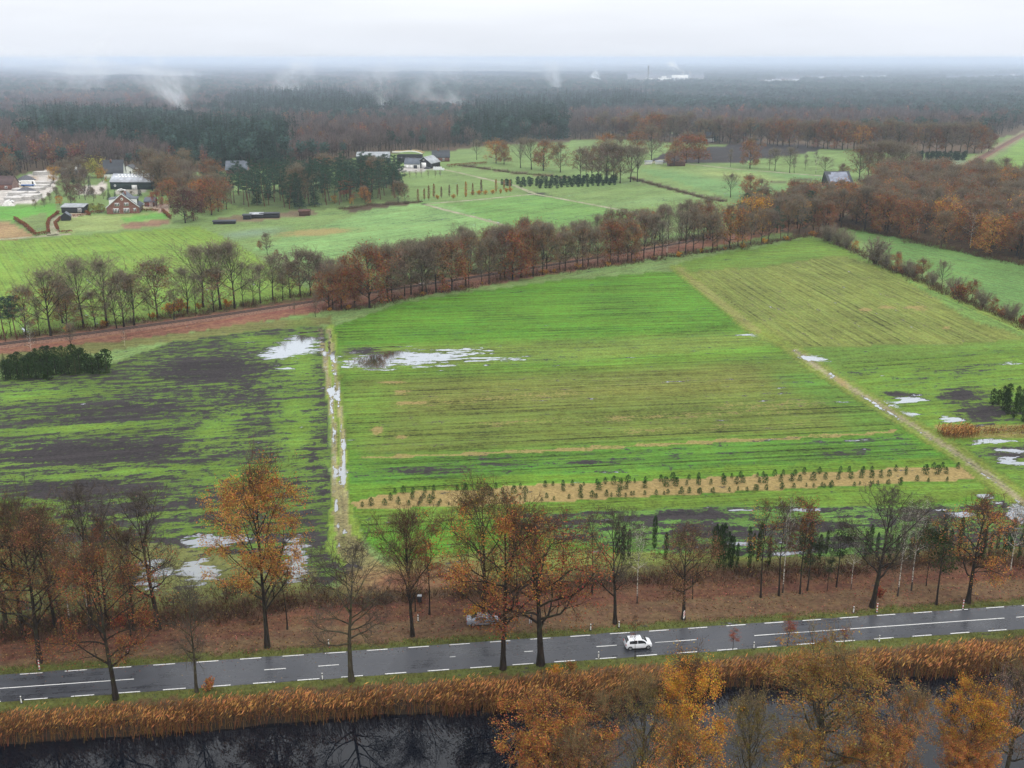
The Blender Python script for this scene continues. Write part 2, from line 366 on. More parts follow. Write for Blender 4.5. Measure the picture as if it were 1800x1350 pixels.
# left field: bare dark soil under patchy grass
area([(-700, 790), (0, 668), (195, 640), (300, 600), (470, 580), (570, 574), (580, 640), (576, 760), (590, 950), (640, 1000), (500, 1060), (0, 1090), (-700, 1120)], t=(.088, .158, .026), zn='ploughed_field', an=A_LEFT, so=.55, sr=.3)
for b in ((370, 650, 175, 36, -.03, 1.0), (200, 725, 240, 38, -.05, .82), (430, 690, 110, 40, 0, .66), (170, 795, 310, 34, -.05, .98), (400, 770, 120, 20, -.04, .6), (430, 815, 140, 28, 0, .58), (120, 862, 260, 32, -.04, .95), (220, 895, 190, 22, 0, .9), (548, 800, 24, 66, 0, .8), (-250, 800, 300, 110, -.04, .8)):
    blob(*b[:4], b[4], so=b[5])
for cx, cy, rx, ry, tl in ((60, 692, 130, 14, -.08), (160, 751, 280, 7, -.06), (260, 828, 330, 8, -.055), (380, 755, 60, 24, -.45), (420, 840, 120, 14, -.06), (530, 620, 34, 60, 0), (520, 740, 40, 90, 0), (455, 600, 60, 10, 0), (60, 880, 90, 9, 0.1)):
    dx, dy = PX - cx, PY - cy - tl * (PX - cx); f = np.clip(1.25 - np.hypot(dx / rx, dy / ry), 0, 1); soil[:] = soil * (1 - f * .5)
    tint[:] = tint * (1 - f[..., None]) + np.array((.108, .195, .026)) * f[..., None]
area([(-700, 900), (-60, 860), (20, 880), (40, 905), (20, 940), (-700, 1000)], t=G1, so=.1)
area([(575, 575), (592, 570), (600, 640), (612, 860), (640, 960), (600, 1000), (572, 960), (586, 850), (572, 650)], t=(.145, .21, .032), so=0, an=rowdir((590, 900), (580, 640)), zn='meadow')
blob(515, 610, 52, 24, -.25, we=.92); blob(470, 626, 26, 5, we=.7); blob(535, 752, 22, 4, we=.6); blob(445, 604, 14, 4, we=.5); blob(500, 648, 30, 2.5, we=.55)
# main field right of the track
area([(590, 575), (700, 532), (1000, 490), (1195, 474), (1330, 580), (1420, 622), (1600, 750), (1765, 855), (1800, 875), (2100, 1000), (1400, 985), (900, 1000), (700, 990), (640, 950), (612, 860), (596, 640)], t=G1, zn='meadow', an=A_MAIN, sr=.75, so=.08, st=0, we=0)
area([(596, 612), (840, 604), (1335, 584), (1390, 612), (1000, 640), (600, 660)], t=(.12, .18, .03), sr=.6, so=.22, soft=14)
area([(600, 650), (1000, 636), (1330, 610), (1400, 606), (1420, 628), (1010, 650), (608, 662)], t=(.095, .185, .018), so=.12, soft=14)
area([(606, 662), (1000, 650), (1400, 624), (1440, 655), (1550, 735), (1580, 757), (1000, 785), (640, 806), (608, 770)], t=G2, st=.28, sr=.8, so=.12, soft=26)
area([(700, 690), (1150, 665), (1330, 650), (1400, 660), (1300, 690), (740, 720)], t=OLV, st=.33, soft=40)
area([(610, 700), (680, 665), (690, 700), (660, 780), (615, 790)], t=(.10, .165, .022), st=.2, soft=20)
area([(1340, 640), (1440, 655), (1560, 745), (1470, 760), (1500, 735), (1400, 690)], t=(.078, .150, .02), st=.1, soft=24)
for a, b, c, d in ((690, 1020, 713, 690), (820, 1160, 748, 732), (1060, 1480, 736, 716), (1260, 1480, 716, 704), (1100, 1420, 760, 742)):
    area([(a, c - 3), (b, d - 2), (b, d + 2), (a, c + 3)], st=.56, so=.15, soft=10)
area([(634, 803), (1000, 786), (1330, 770), (1580, 755), (1570, 762), (1330, 777), (1000, 793), (634, 808)], st=.62)
for b in ((706, 690, 20, 4, 0), (663, 757, 14, 11, 0), (720, 708, 40, 4, 0), (706, 768, 12, 4, 0), (690, 673, 30, 3, 0)): blob(*b, st=.8)
area([(612, 808), (1000, 792), (1330, 776), (1590, 765), (1660, 812), (1000, 845), (618, 868)], t=(.068, .155, .018), so=.26, sr=.8)
for b in ((760, 825, 100, 12, -.04, .66), (900, 812, 110, 10, -.05, .6), (1050, 812, 100, 7, -.04, .68), (1480, 797, 70, 7, -.04, .7), (1250, 800, 160, 6, -.04, .45)): blob(*b[:4], b[4], so=b[5])
area([(614, 850), (1000, 833), (1650, 805), (1690, 822), (1330, 835), (1000, 850), (660, 870), (616, 880)], t=(.088, .165, .016), so=.03)
area([(618, 884), (680, 866), (1000, 851), (1330, 836), (1700, 818), (1722, 842), (1330, 862), (1000, 880), (860, 886), (630, 897)], t=(.25, .20, .075), st=.92, so=.1, sr=.2, zn='nursery_bed')
area([(622, 898), (1000, 882), (1330, 864), (1725, 844), (1760, 872), (1330, 900), (900, 912), (630, 925)], t=(.098, .165, .02), so=.1)
area([(880, 905), (1100, 897), (1330, 890), (1620, 888), (1760, 880), (2000, 930), (1700, 985), (1300, 985), (1000, 955), (890, 925)], t=(.10, .21, .04), so=.52, sr=.5, zn='ploughed_field')
for b in ((1200, 907, 170, 13, -.02, .98), (1280, 935, 130, 18, .05, .95), (1420, 925, 170, 26, 0, .8), (1650, 900, 90, 18, 0, .75), (990, 918, 110, 10, -.02, .8), (1450, 958, 160, 14, 0, .75)): blob(*b[:4], b[4], so=b[5])
for b in ((1410, 897, 50, 5, .05, .62), (1290, 898, 70, 4, -.02, .58), (1735, 875, 26, 9, .3, .8), (1790, 905, 20, 26, 0, .9), (1300, 955, 80, 6, 0, .56), (1390, 972, 50, 5, 0, .6), (1070, 912, 16, 4, 0, .6), (1700, 905, 60, 12, .2, .55)): blob(*b[:4], b[4], we=b[5])
area([(700, 985), (900, 960), (1200, 975), (1500, 980), (1800, 965), (2200, 960), (2200, 1010), (1800, 1005), (1400, 1015), (1100, 1030), (800, 1060), (650, 1060), (600, 1020)], t=(.135, .155, .035), so=.16, sr=.6, st=.25, zn='meadow')
blob(1295, 1011, 28, 4, we=.85); blob(1640, 990, 40, 3, we=.5); blob(1480, 1000, 40, 2, we=.5)
# right-hand fields beyond the diagonal track
area([(1195, 474), (1190, 462), (1300, 440), (1420, 418), (1470, 425), (1520, 455), (1800, 590), (2500, 960), (2500, 1000), (1800, 900), (1765, 855), (1640, 775), (1440, 650), (1330, 580)], t=(.10, .17, .026), zn='meadow', an=rowdir((1450, 620), (1790, 590)), sr=.5, so=.12, st=.1)
area([(1210, 478), (1330, 470), (1480, 448), (1530, 462), (1800, 580), (1800, 598), (1640, 606), (1450, 612), (1400, 612), (1340, 580)], t=(.13, .16, .034), an=rowdir((1220, 480), (1410, 610)), sr=.65, so=.1, st=.32)
area([(1560, 470), (1800, 575), (1800, 590), (1700, 560)], t=(.115, .20, .045), an=rowdir((1500, 455), (1790, 580)))
for b in ((1520, 545, 20, 5, 0), (1610, 541, 26, 4, .1), (1560, 541, 24, 3, 0), (1660, 575, 16, 3, .2)): blob(*b, st=.75)
area([(1470, 640), (1800, 610), (2500, 700), (2500, 1000), (1800, 900), (1700, 815), (1540, 700)], t=(.10, .18, .022), so=.24, sr=.6, an=rowdir((1500, 660), (1790, 640)))
for b in ((1520, 660, 40, 8, 0, .55), (1680, 650, 110, 12, -.03, .5), (1690, 695, 50, 18, 0, .95), (1730, 725, 80, 20, 0, .97), (1590, 695, 50, 8, .1, .85), (1780, 800, 60, 26, 0, .75), (1740, 640, 60, 5, 0, .5), (2000, 740, 200, 60, 0, .7)): blob(*b[:4], b[4], so=b[5])
for b in ((1432, 630, 30, 5, .12, .85), (1600, 703, 30, 8, -.1, .8), (1668, 735, 30, 7, .05, .85), (1600, 728, 22, 6, .15, .75), (1745, 776, 52, 6, -.02, .85), (1780, 793, 40, 5, 0, .7), (1780, 812, 40, 8, .1, .8), (1318, 589, 20, 3, .05, .7), (1440, 591, 10, 2, 0, .5), (1548, 661, 16, 3, 0, .62), (1600, 618, 6, 3, .3, .5), (1660, 630, 14, 2, 0, .55), (1570, 712, 20, 4, .3, .6), (1780, 640, 30, 4, -.05, .55)): blob(*b[:4], b[4], we=b[5])
area([(1640, 748), (1830, 745), (1830, 770), (1660, 770)], t=(.17, .17, .04), st=.5)
DIAG = [(1190, 470), (1240, 510), (1330, 582), (1395, 614), (1450, 655), (1540, 708), (1600, 745), (1680, 795), (1765, 856), (1900, 960)]
track(DIAG, 3.0, t=(.135, .175, .03), so=0, st=.2, sr=.3, an=rowdir((1330, 582), (1540, 708)), zn='path')
track([(1190, 470), (1240, 510), (1330, 582)], 1.5, t=(.17, .175, .05), st=.18)
track(DIAG[3:], .9, t=(.22, .20, .11), we=.27)
blob(1432, 630, 30, 5, .12, we=.9); blob(1460, 656, 10, 4, .5, we=.8); blob(1530, 703, 26, 4, .6, we=.8); blob(1480, 672, 20, 10, .6, st=.7)
area([(1500, 455), (1560, 475), (1800, 585), (2500, 900), (2500, 880), (1800, 568), (1600, 485)], t=(.16, .22, .045), zn='path')
# ruts of the left track and the flooded strip
for ln in ([(562, 577), (570, 620), (580, 690), (588, 760), (590, 860), (593, 920), (602, 960)], [(577, 577), (584, 620), (594, 690), (602, 770), (604, 860), (606, 920), (622, 965)]):
    track(ln, .6, t=(.22, .20, .09), we=.33, zn='path')
for b in ((582, 688, 5, 12), (594, 694, 5, 15), (604, 785, 5, 18), (604, 838, 6, 16), (590, 832, 3, 10), (590, 890, 3, 14), (607, 935, 5, 8), (588, 735, 2.5, 26), (593, 925, 3, 20), (571, 622, 5, 5), (584, 624, 3, 6), (604, 810, 3, 46), (588, 790, 2.2, 40)): blob(*b, we=.95)
blob(720, 631, 130, 20, -.02, we=.72, so=.6); blob(660, 636, 60, 16, -.03, we=.92); blob(820, 618, 90, 9, -.03, we=.62); blob(850, 632, 70, 7, -.02, we=.6); blob(640, 618, 40, 8, 0, so=.8)
area([(585, 940), (620, 940), (680, 1000), (700, 1060), (590, 1060), (610, 1000)], t=(.16, .15, .06), st=.4)
# foreground: puddles among the trees, scrub, leaf litter, verge
area([(0, 960), (240, 950), (560, 1000), (560, 1060), (300, 1075), (0, 1090)], t=(.12, .13, .04), so=.3)
for b in ((365, 952, 44, 16, 0, .85), (350, 1005, 45, 26, 0, .8), (270, 1000, 50, 22, 0, .7), (260, 1030, 30, 12, 0, .7), (520, 985, 26, 48, -.2, .9), (415, 945, 30, 8, 0, .7), (345, 1055, 14, 5, 0, .8), (722, 1022, 14, 6, 0, .75), (780, 1045, 26, 4, 0, .6)): blob(*b[:4], b[4], we=b[5])
RS, RO = roadpos(X, Y)
wl = 0.8 * J1
inner = np.interp(RS, [-60, 0, 37, 84, 147, 260], [11, 11.6, 14.6, 16, 14.8, 14])
put((RO < inner + 5.5 + 2 * wl) & (RO > 1), t=(.095, .085, .03), so=.1, st=.15, we=0, sr=0, zn='verge', an=math.atan2(rd[1], rd[0]))
put((RO < inner + 2.2 + wl) & (RO > 1), t=(.09, .05, .03), zn='verge')
put((RO < inner + wl) & (RO > 1), t=LIT, so=0.05, st=0, zn='verge')
blob(700, 1020, 90, 26, 0, t=(.17, .08, .045)); blob(800, 1010, 60, 22, 0, t=(.17, .09, .05))
put((RO < inner - 5 + 1.5 * wl) & (RO > 1), t=(.125, .085, .045), amt=.6)
put((RO < 4.6 + .9 * wl) & (RO > 1), t=VERGE)
put((RO < 0), t=VERGE, so=0.1, st=.2, sr=0, we=0, zn='verge', an=math.atan2(rd[1], rd[0]))
put((RO < -HALF - 2.0 + wl), t=(.10, .06, .028), zn='verge')

U = X * np.cos(ang) + Y * np.sin(ang); V_ = -X * np.sin(ang) + Y * np.cos(ang)
def groundmat():
    m, t, o = newmat('fields')
    def A(n): a = N(t, 'ShaderNodeAttribute'); a.attribute_name = n; return a
    ti = A('tint'); ma = N(t, 'ShaderNodeSeparateColor'); L(t, A('masks').outputs['Color'], ma.inputs[0])
    rows = A('rows').outputs['Vector']; pos = N(t, 'ShaderNodeNewGeometry').outputs['Position']
    stp = A('stripe').outputs['Fac']
    big = noise(t, pos, 0.045, 4, 0.6)
    la = noise(t, rows, 1.0, 5, 0.6, (0.035, 0.42, 0.3)); lb = noise(t, rows, 1.0, 6, 0.68, (0.16, 0.62, 0.5))
    fine = noise(t, pos, 1.5, 6, 0.72); mid = noise(t, pos, 0.42, 5, 0.65)
    lc = noise(t, rows, 1.0, 3, 0.6, (0.02, 1.3, 0.3))
    # mowing stripes, tufts and wider variation of the sward
    g = math_n(t, 'ADD', smooth(t, fine, .25, .75, -.42, .42), smooth(t, mid, .3, .7, -.22, .22))
    g = math_n(t, 'ADD', g, smooth(t, big, .3, .7, -.16, .16))
    g = math_n(t, 'ADD', g, math_n(t, 'MULTIPLY', stp, math_n(t, 'ADD', smooth(t, la, .35, .65, -.2, .2), smooth(t, lc, .38, .62, -.22, .22))))
    rv = N(t, 'ShaderNodeSeparateXYZ'); L(t, rows, rv.inputs[0])
    ph = math_n(t, 'ADD', math_n(t, 'MULTIPLY', rv.outputs[1], 2.1), math_n(t, 'MULTIPLY', mid, 2.4)); line = smooth(t, math_n(t, 'SINE', ph), .55, 1.0, 0, -.55)      # drill lines
    g = math_n(t, 'ADD', g, math_n(t, 'MULTIPLY', math_n(t, 'MULTIPLY', line, stp), smooth(t, noise(t, rows, 1.0, 3, .5, (.03, .1, .1)), .4, .6)))
    tw = math_n(t, 'ABSOLUTE', math_n(t, 'SUBTRACT', math_n(t, 'FRACT', math_n(t, 'DIVIDE', rv.outputs[1], 17.0)), .5)); tw = math_n(t, 'ABSOLUTE', math_n(t, 'SUBTRACT', tw, .055))
    g = math_n(t, 'ADD', g, math_n(t, 'MULTIPLY', stp, smooth(t, tw, .008, .022, -.26, 0)))      # wheel tracks of the sprayer
    v = N(t, 'ShaderNodeVectorMath', operation='SCALE'); L(t, ti.outputs['Color'], v.inputs[0]); L(t, math_n(t, 'ADD', g, 1.0), v.inputs['Scale'])
    h = N(t, 'ShaderNodeHueSaturation'); L(t, v.outputs[0], h.inputs['Color']); L(t, smooth(t, math_n(t, 'ADD', math_n(t, 'MULTIPLY', mid, .5), math_n(t, 'MULTIPLY', la, .5)), .35, .65, .482, .516), h.inputs['Hue'])
    nn = math_n(t, 'ADD', math_n(t, 'MULTIPLY', lb, .9), math_n(t, 'ADD', math_n(t, 'MULTIPLY', la, .55), math_n(t, 'ADD', math_n(t, 'MULTIPLY', mid, .8), math_n(t, 'MULTIPLY', fine, .85))))
    nn = math_n(t, 'SUBTRACT', math_n(t, 'MULTIPLY', nn, .8), 1.24)                      # about -0.35 .. 0.35
    n2 = math_n(t, 'MULTIPLY', nn, 2.3)
    sm = smooth(t, math_n(t, 'ADD', ma.outputs[0], n2), .36, .64)
    st = smooth(t, math_n(t, 'ADD', ma.outputs[2], math_n(t, 'MULTIPLY', nn, 1.2)), .38, .66, 0, .8)
    wn = math_n(t, 'ADD', math_n(t, 'ADD', math_n(t, 'MULTIPLY', math_n(t, 'SUBTRACT', lb, .5), 2.0), math_n(t, 'MULTIPLY', math_n(t, 'SUBTRACT', la, .5), 1.2)), math_n(t, 'MULTIPLY', math_n(t, 'SUBTRACT', mid, .5), .9))
    wm = smooth(t, math_n(t, 'ADD', ma.outputs[1], wn), .50, .54)
    dk = smooth(t, math_n(t, 'ADD', ma.outputs[1], wn), .34, .52, 0, .6)
    scol = mixc(t, smooth(t, math_n(t, 'ADD', math_n(t, 'MULTIPLY', fine, .6), math_n(t, 'MULTIPLY', la, .4)), .36, .64), (0.013, 0.011, 0.012), (0.044, 0.037, 0.039))
    tcol = mixc(t, smooth(t, fine, .3, .7), (0.17, 0.125, 0.045), (0.33, 0.235, 0.10))
    c = mixc(t, st, h.outputs[0], tcol); c = mixc(t, sm, c, scol); c = mixc(t, dk, c, (0.03, 0.026, 0.022))
    bp = N(t, 'ShaderNodeBump'); bp.inputs['Strength'].default_value = .55; bp.inputs['Distance'].default_value = .35
    L(t, math_n(t, 'ADD', fine, math_n(t, 'MULTIPLY', lc, math_n(t, 'ADD', stp, .2))), bp.inputs['Height'])
    b = bsdf(t, None, c, .92, .12, bp.outputs[0])
    gl = N(t, 'ShaderNodeBsdfGlossy'); gl.inputs[0].default_value = (.70, .73, .78, 1); gl.inputs['Roughness'].default_value = .05
    ms = N(t, 'ShaderNodeMixShader'); lw = N(t, 'ShaderNodeLayerWeight'); L(t, math_n(t, 'MULTIPLY', wm, smooth(t, lw.outputs['Facing'], .40, .82, .22, .92)), ms.inputs[0]); L(t, b.outputs[0], ms.inputs[1]); L(t, gl.outputs[0], ms.inputs[2]); L(t, ms.outputs[0], o.inputs[0])
    return m
M['ground'] = groundmat()
ny, nx = PX.shape
fi = (np.arange(ny - 1)[:, None] * nx + np.arange(nx - 1)[None]).ravel()
quads = np.stack([fi + nx, fi + nx + 1, fi + 1, fi], 1)
near_edge = RO.ravel()[quads]; keep = (near_edge > CANAL_FAR + .6).all(1) | (near_edge < CANAL_NEAR).all(1)
zq = zone.ravel()[fi]
def ground_piece(name, qs):
    used, inv = np.unique(qs, return_inverse=True); mb = MB()
    mb.add(np.stack([X.ravel()[used], Y.ravel()[used], np.zeros(len(used))], 1), inv.reshape(qs.shape))
    me = mb.mesh(name, M['ground'])
    def attr(n, ty, arr, key):
        a = me.attributes.new(n, ty, 'POINT'); a.data.foreach_set(key, np.ascontiguousarray(arr, dtype=np.float32).ravel())
    attr('tint', 'FLOAT_COLOR', np.concatenate([tint.reshape(-1, 3)[used], np.ones((len(used), 1))], 1), 'color')
    attr('masks', 'FLOAT_COLOR', np.stack([soil.ravel()[used], wet.ravel()[used], straw.ravel()[used], np.ones(len(used))], 1), 'color')
    attr('rows', 'FLOAT_VECTOR', np.stack([U.ravel()[used], V_.ravel()[used], ang.ravel()[used] * 20], 1), 'vector')
    attr('stripe', 'FLOAT', stripe.ravel()[used], 'value')
    o = link(name, me); tag(o, kind='structure'); return o
for k, nme in enumerate(ZN):
    q = quads[keep & (zq == k)]
    if len(q): ground_piece(nme, q)
# land beyond the sheet, a little lower
mb = MB(); R_ = 15000.0
mb.add([(-R_, -900, -4), (R_, -900, -4), (R_, R_ * .9, -4), (-R_, R_ * .9, -4)], [(0, 1, 2, 3)])
tag(mb.build('terrain', simple('far_land', (0.045, 0.05, 0.045), .95, .1, .3, .01)), kind='structure')

# ------------------------------------------------------------------ canal
def watermat():
    m, t, o = newmat('canal_water'); pos = N(t, 'ShaderNodeNewGeometry').outputs['Position']
    bp = N(t, 'ShaderNodeBump'); bp.inputs['Strength'].default_value = .015; bp.inputs['Distance'].default_value = .1
    L(t, noise(t, pos, 1.3, 3, .5), bp.inputs['Height'])
    b = bsdf(t, o, (0.002, 0.003, 0.006), .0, .5, bp.outputs[0]); b.inputs['IOR'].default_value = 1.37
    return m
mb = MB()
mb.add([road(-200, CANAL_FAR + 1.2, -1.1), road(430, CANAL_FAR + 1.2, -1.1), road(430, CANAL_NEAR - 1, -1.1), road(-200, CANAL_NEAR - 1, -1.1)], [(3, 2, 1, 0)])
tag(mb.build('water', watermat()), kind='structure')
M['bank'] = simple('bank_earth', (0.025, 0.018, 0.012), .95, .1, .4, 1.5)
for o0, sgn in ((CANAL_FAR, -1), (CANAL_NEAR, 1)):
    mb = MB(); S_ = np.linspace(-200, 430, 500); r = np.random.default_rng(3); n = len(S_); wv = np.convolve(r.normal(size=n), np.ones(6) / 6, 'same')
    prof = [[road(s, o0 - sgn * 2.6, -.004) for s in S_], [road(s, o0 - sgn * .3, -.12) for s in S_], [road(s, o0 + sgn * (.5 + .8 * q), -1.5) for s, q in zip(S_, wv)]]
    for a, b in zip(prof[:-1], prof[1:]): mb.add(a + b, [(i, i + 1, n + i + 1, n + i) for i in range(n - 1)])
    tag(mb.build('bank', M['bank']), kind='structure')
mb = MB(); mb.add([road(-200, CANAL_NEAR - .4, -.01), road(430, CANAL_NEAR - .4, -.01), road(430, CANAL_NEAR - 60, -.01), road(-200, CANAL_NEAR - 60, -.01)], [(0, 1, 2, 3)])
tag(mb.build('near_bank_ground', simple('near_litter', (.11, .055, .03), .95, .1, .4, 1.2)), kind='structure')

# ------------------------------------------------------------------ road
def roadmat():
    m, t, o = newmat('wet_asphalt'); pos = N(t, 'ShaderNodeNewGeometry').outputs['Position']
    a = A_ = noise(t, pos, 9, 4, .7); b = noise(t, pos, .35, 4, .6); 
    mpn = N(t, 'ShaderNodeMapping'); mpn.inputs['Rotation'].default_value = (0, 0, -math.atan2(rd[1], rd[0])); L(t, pos, mpn.inputs[0])
    lane = noise(t, mpn.outputs[0], 1, 3, .55, (.03, 1.4, 1))
    c = mixc(t, smooth(t, a, .3, .7), (.022, .024, .030), (.044, .047, .057))
    v = N(t, 'ShaderNodeVectorMath', operation='SCALE'); L(t, c, v.inputs[0]); L(t, math_n(t, 'MULTIPLY', smooth(t, lane, .35, .65, .8, 1.15), smooth(t, b, .3, .7, .85, 1.15)), v.inputs['Scale'])
    bsdf(t, o, v.outputs[0], smooth(t, math_n(t, 'ADD', math_n(t, 'MULTIPLY', lane, .5), math_n(t, 'MULTIPLY', b, .5)), .38, .62, .20, .5), .5)
    return m
r_o = link('road', None); tag(r_o, kind='structure')
mb = MB(); S_ = np.linspace(-120, 290, 206); r = np.random.default_rng(9)
ee = [HALF + .12 + r.normal() * .05 for _ in S_]; ff = [-HALF - .12 + r.normal() * .05 for _ in S_]; n = len(S_)
mb.add([road(s, o_, .012) for s, o_ in zip(S_, ee)] + [road(s, o_, .012) for s, o_ in zip(S_, ff)], [(n + i, n + i + 1, i + 1, i) for i in range(n - 1)])
mb.build('asphalt', roadmat(), r_o)
def markmat():
    m, t, o = newmat('road_paint'); pos = N(t, 'ShaderNodeNewGeometry').outputs['Position']
    bsdf(t, o, mixc(t, smooth(t, noise(t, pos, 3, 5, .7), .55, .72), (.72, .72, .70), (.3, .3, .31)), .5, .4)
    return m
M['paint'] = markmat()
def dash(mb, s0, s1, o_, wd): mb.add([road(s0, o_ - wd, .017), road(s1, o_ - wd, .017), road(s1, o_ + wd, .017), road(s0, o_ + wd, .017)], [(0, 1, 2, 3)])
def s_at(px, py): return float(roadpos(*P(px, py))[0])
for o_, ph in ((HALF - .07, s_at(1408, 1088)), (-HALF + .07, s_at(1327, 1132))):
    mb = MB(); pitch = s_at(1474, 1084) - s_at(1408, 1088)
    for k in range(-40, 40):
        s0 = ph + k * pitch
        if -118 < s0 < 285: dash(mb, s0, s0 + pitch * .5, o_, .075)
    mb.build('edge_marking', M['paint'], r_o)
mb = MB()
for x0, y0, x1, y1 in ((-700, 1268, 235, 1195), (465, 1175, 503, 1172), (560, 1167, 596, 1163), (790, 1149, 800, 1148), (920, 1140, 935, 1138), (1046, 1130, 1081, 1127), (1148, 1122, 1184, 1119), (1184, 1119, 1220, 1117), (1322, 1111, 1357, 1108), (1357, 1108, 1458, 1103), (1458, 1103, 1560, 1096), (1560, 1096, 1765, 1086), (1785, 1084, 2300, 1050)):
    thin = (x0, x1) in ((1148, 1184), (1357, 1458), (790, 800))
    dash(mb, s_at(x0, y0), s_at(x1, y1), -.02, .04 if thin else .065)
mb.build('centre_marking', M['paint'], r_o)

# ------------------------------------------------------------------ railway
rw = link('railway', None); tag(rw, kind='structure')
def resample(line, step):
    line = np.array(line, float); d = np.concatenate([[0], np.cumsum(np.hypot(*np.diff(line, axis=0).T))])
    u = np.arange(0, d[-1], step); return np.stack([np.interp(u, d, line[:, 0]), np.interp(u, d, line[:, 1])], 1)
rl = resample(RAILW, 4.0)
for _ in range(12): rl[1:-1] = (rl[:-2] + 2 * rl[1:-1] + rl[2:]) / 4
tn = np.gradient(rl, axis=0); tn /= np.linalg.norm(tn, axis=1, keepdims=True); rnm = np.stack([-tn[:, 1], tn[:, 0]], 1)
def strip(mb, prof):
    n = len(rl)
    V = np.concatenate([np.concatenate([rl + rnm * o_, np.full((n, 1), z)], 1) for o_, z in prof])
    for j in range(len(prof) - 1): mb.add(V, [(j * n + i, j * n + i + 1, (j + 1) * n + i + 1, (j + 1) * n + i) for i in range(n - 1)])
mb = MB(); strip(mb, [(-3.2, 0.01), (-2.3, .45), (2.3, .45), (3.2, .01)]); mb.build('ballast', simple('ballast', (.16, .09, .065), .95, .1, .4, 2.0), rw)
M['rail'] = simple('rusty_rail', (.035, .022, .018), .6, .4, .3, 2)
for s_ in (-.75, .75):
    mb = MB(); strip(mb, [(s_ - .14, .46), (s_ - .10, .66), (s_ + .10, .66), (s_ + .14, .46)]); mb.build('rail', M['rail'], rw)
mb = MB(); sl = resample(rl, 1.2); tt = np.gradient(sl, axis=0); tt /= np.linalg.norm(tt, axis=1, keepdims=True)
for p, q in zip(sl, tt):
    if p[1] > 500: continue
    nn_ = np.array([-q[1], q[0]])
    c4 = [p + q * a * .14 + nn_ * b * 1.3 for a, b in ((-1, -1), (1, -1), (1, 1), (-1, 1))]
    mb.add([(c[0], c[1], .455) for c in c4] + [(c[0], c[1], .54) for c in c4], [(4, 5, 6, 7), (0, 1, 5, 4), (1, 2, 6, 5), (2, 3, 7, 6), (3, 0, 4, 7)])
mb.build('sleepers', simple('sleeper', (.07, .05, .042), .9, .1, .3, 2), rw)

# ------------------------------------------------------------------ farm paths
def pathmat():
    m, t, o = newmat('pale_track'); pos = N(t, 'ShaderNodeNewGeometry').outputs['Position']; a = noise(t, pos, 1.2, 5, .65); b = noise(t, pos, .12, 3)
    bsdf(t, o, mixc(t, smooth(t, math_n(t, 'ADD', a, math_n(t, 'MULTIPLY', b, .5)), .62, .86), (.33, .29, .23), (.14, .17, .07)), .95, .1); return m
M['track'] = pathmat()
for ln, wd in FARPATHS:
    q = resample([P(*p) for p in ln], 2.0)
    for _ in range(4): q[1:-1] = (q[:-2] + 2 * q[1:-1] + q[2:]) / 4
    d = np.gradient(q, axis=0); d /= np.linalg.norm(d, axis=1, keepdims=True); nr = np.stack([-d[:, 1], d[:, 0]], 1); r = np.random.default_rng(len(q)); n = len(q)
    wv = wd * (1 + .2 * np.convolve(r.normal(size=n), np.ones(3) / 3, 'same'))[:, None]; z = np.full((n, 1), .02)
    mb = MB(); mb.add(np.concatenate([np.concatenate([q - nr * wv, z], 1), np.concatenate([q + nr * wv, z], 1)]), [(i, i + 1, n + i + 1, n + i) for i in range(n - 1)])
    tag(mb.build('path', M['track']), kind='structure')
# ------------------------------------------------------------------ trees: prototypes
def unit(v): return v / (np.linalg.norm(v) + 1e-9)
def turn(d, a, rng):
    """d turned by the angle a towards a random side"""
    s = unit(np.cross(d, rng.normal(size=3))); return unit(d * math.cos(a) + s * math.sin(a))
def path(p, d, ln, n, wob, up, rng):
    pts = [np.array(p, float)]; d = np.array(d, float)
    for _ in range(n):
        d = unit(d + rng.normal(size=3) * wob + np.array([0, 0, up])); pts.append(pts[-1] + d * ln / n)
    return np.array(pts)
def clumpf(p, seed, wl):
    r = np.random.default_rng(seed); v = 0
    for _ in range(4):
        k = r.normal(size=3); k /= np.linalg.norm(k); v = v + np.sin(p @ k * 2 * PI / wl / r.uniform(.7, 1.5) + r.uniform(0, 6.28))
    return v / 2.0
def at_path(pts, f):
    i = min(int(f * (len(pts) - 1)), len(pts) - 2); t = f * (len(pts) - 1) - i
    return pts[i] * (1 - t) + pts[i + 1] * t, unit(pts[i + 1] - pts[i])
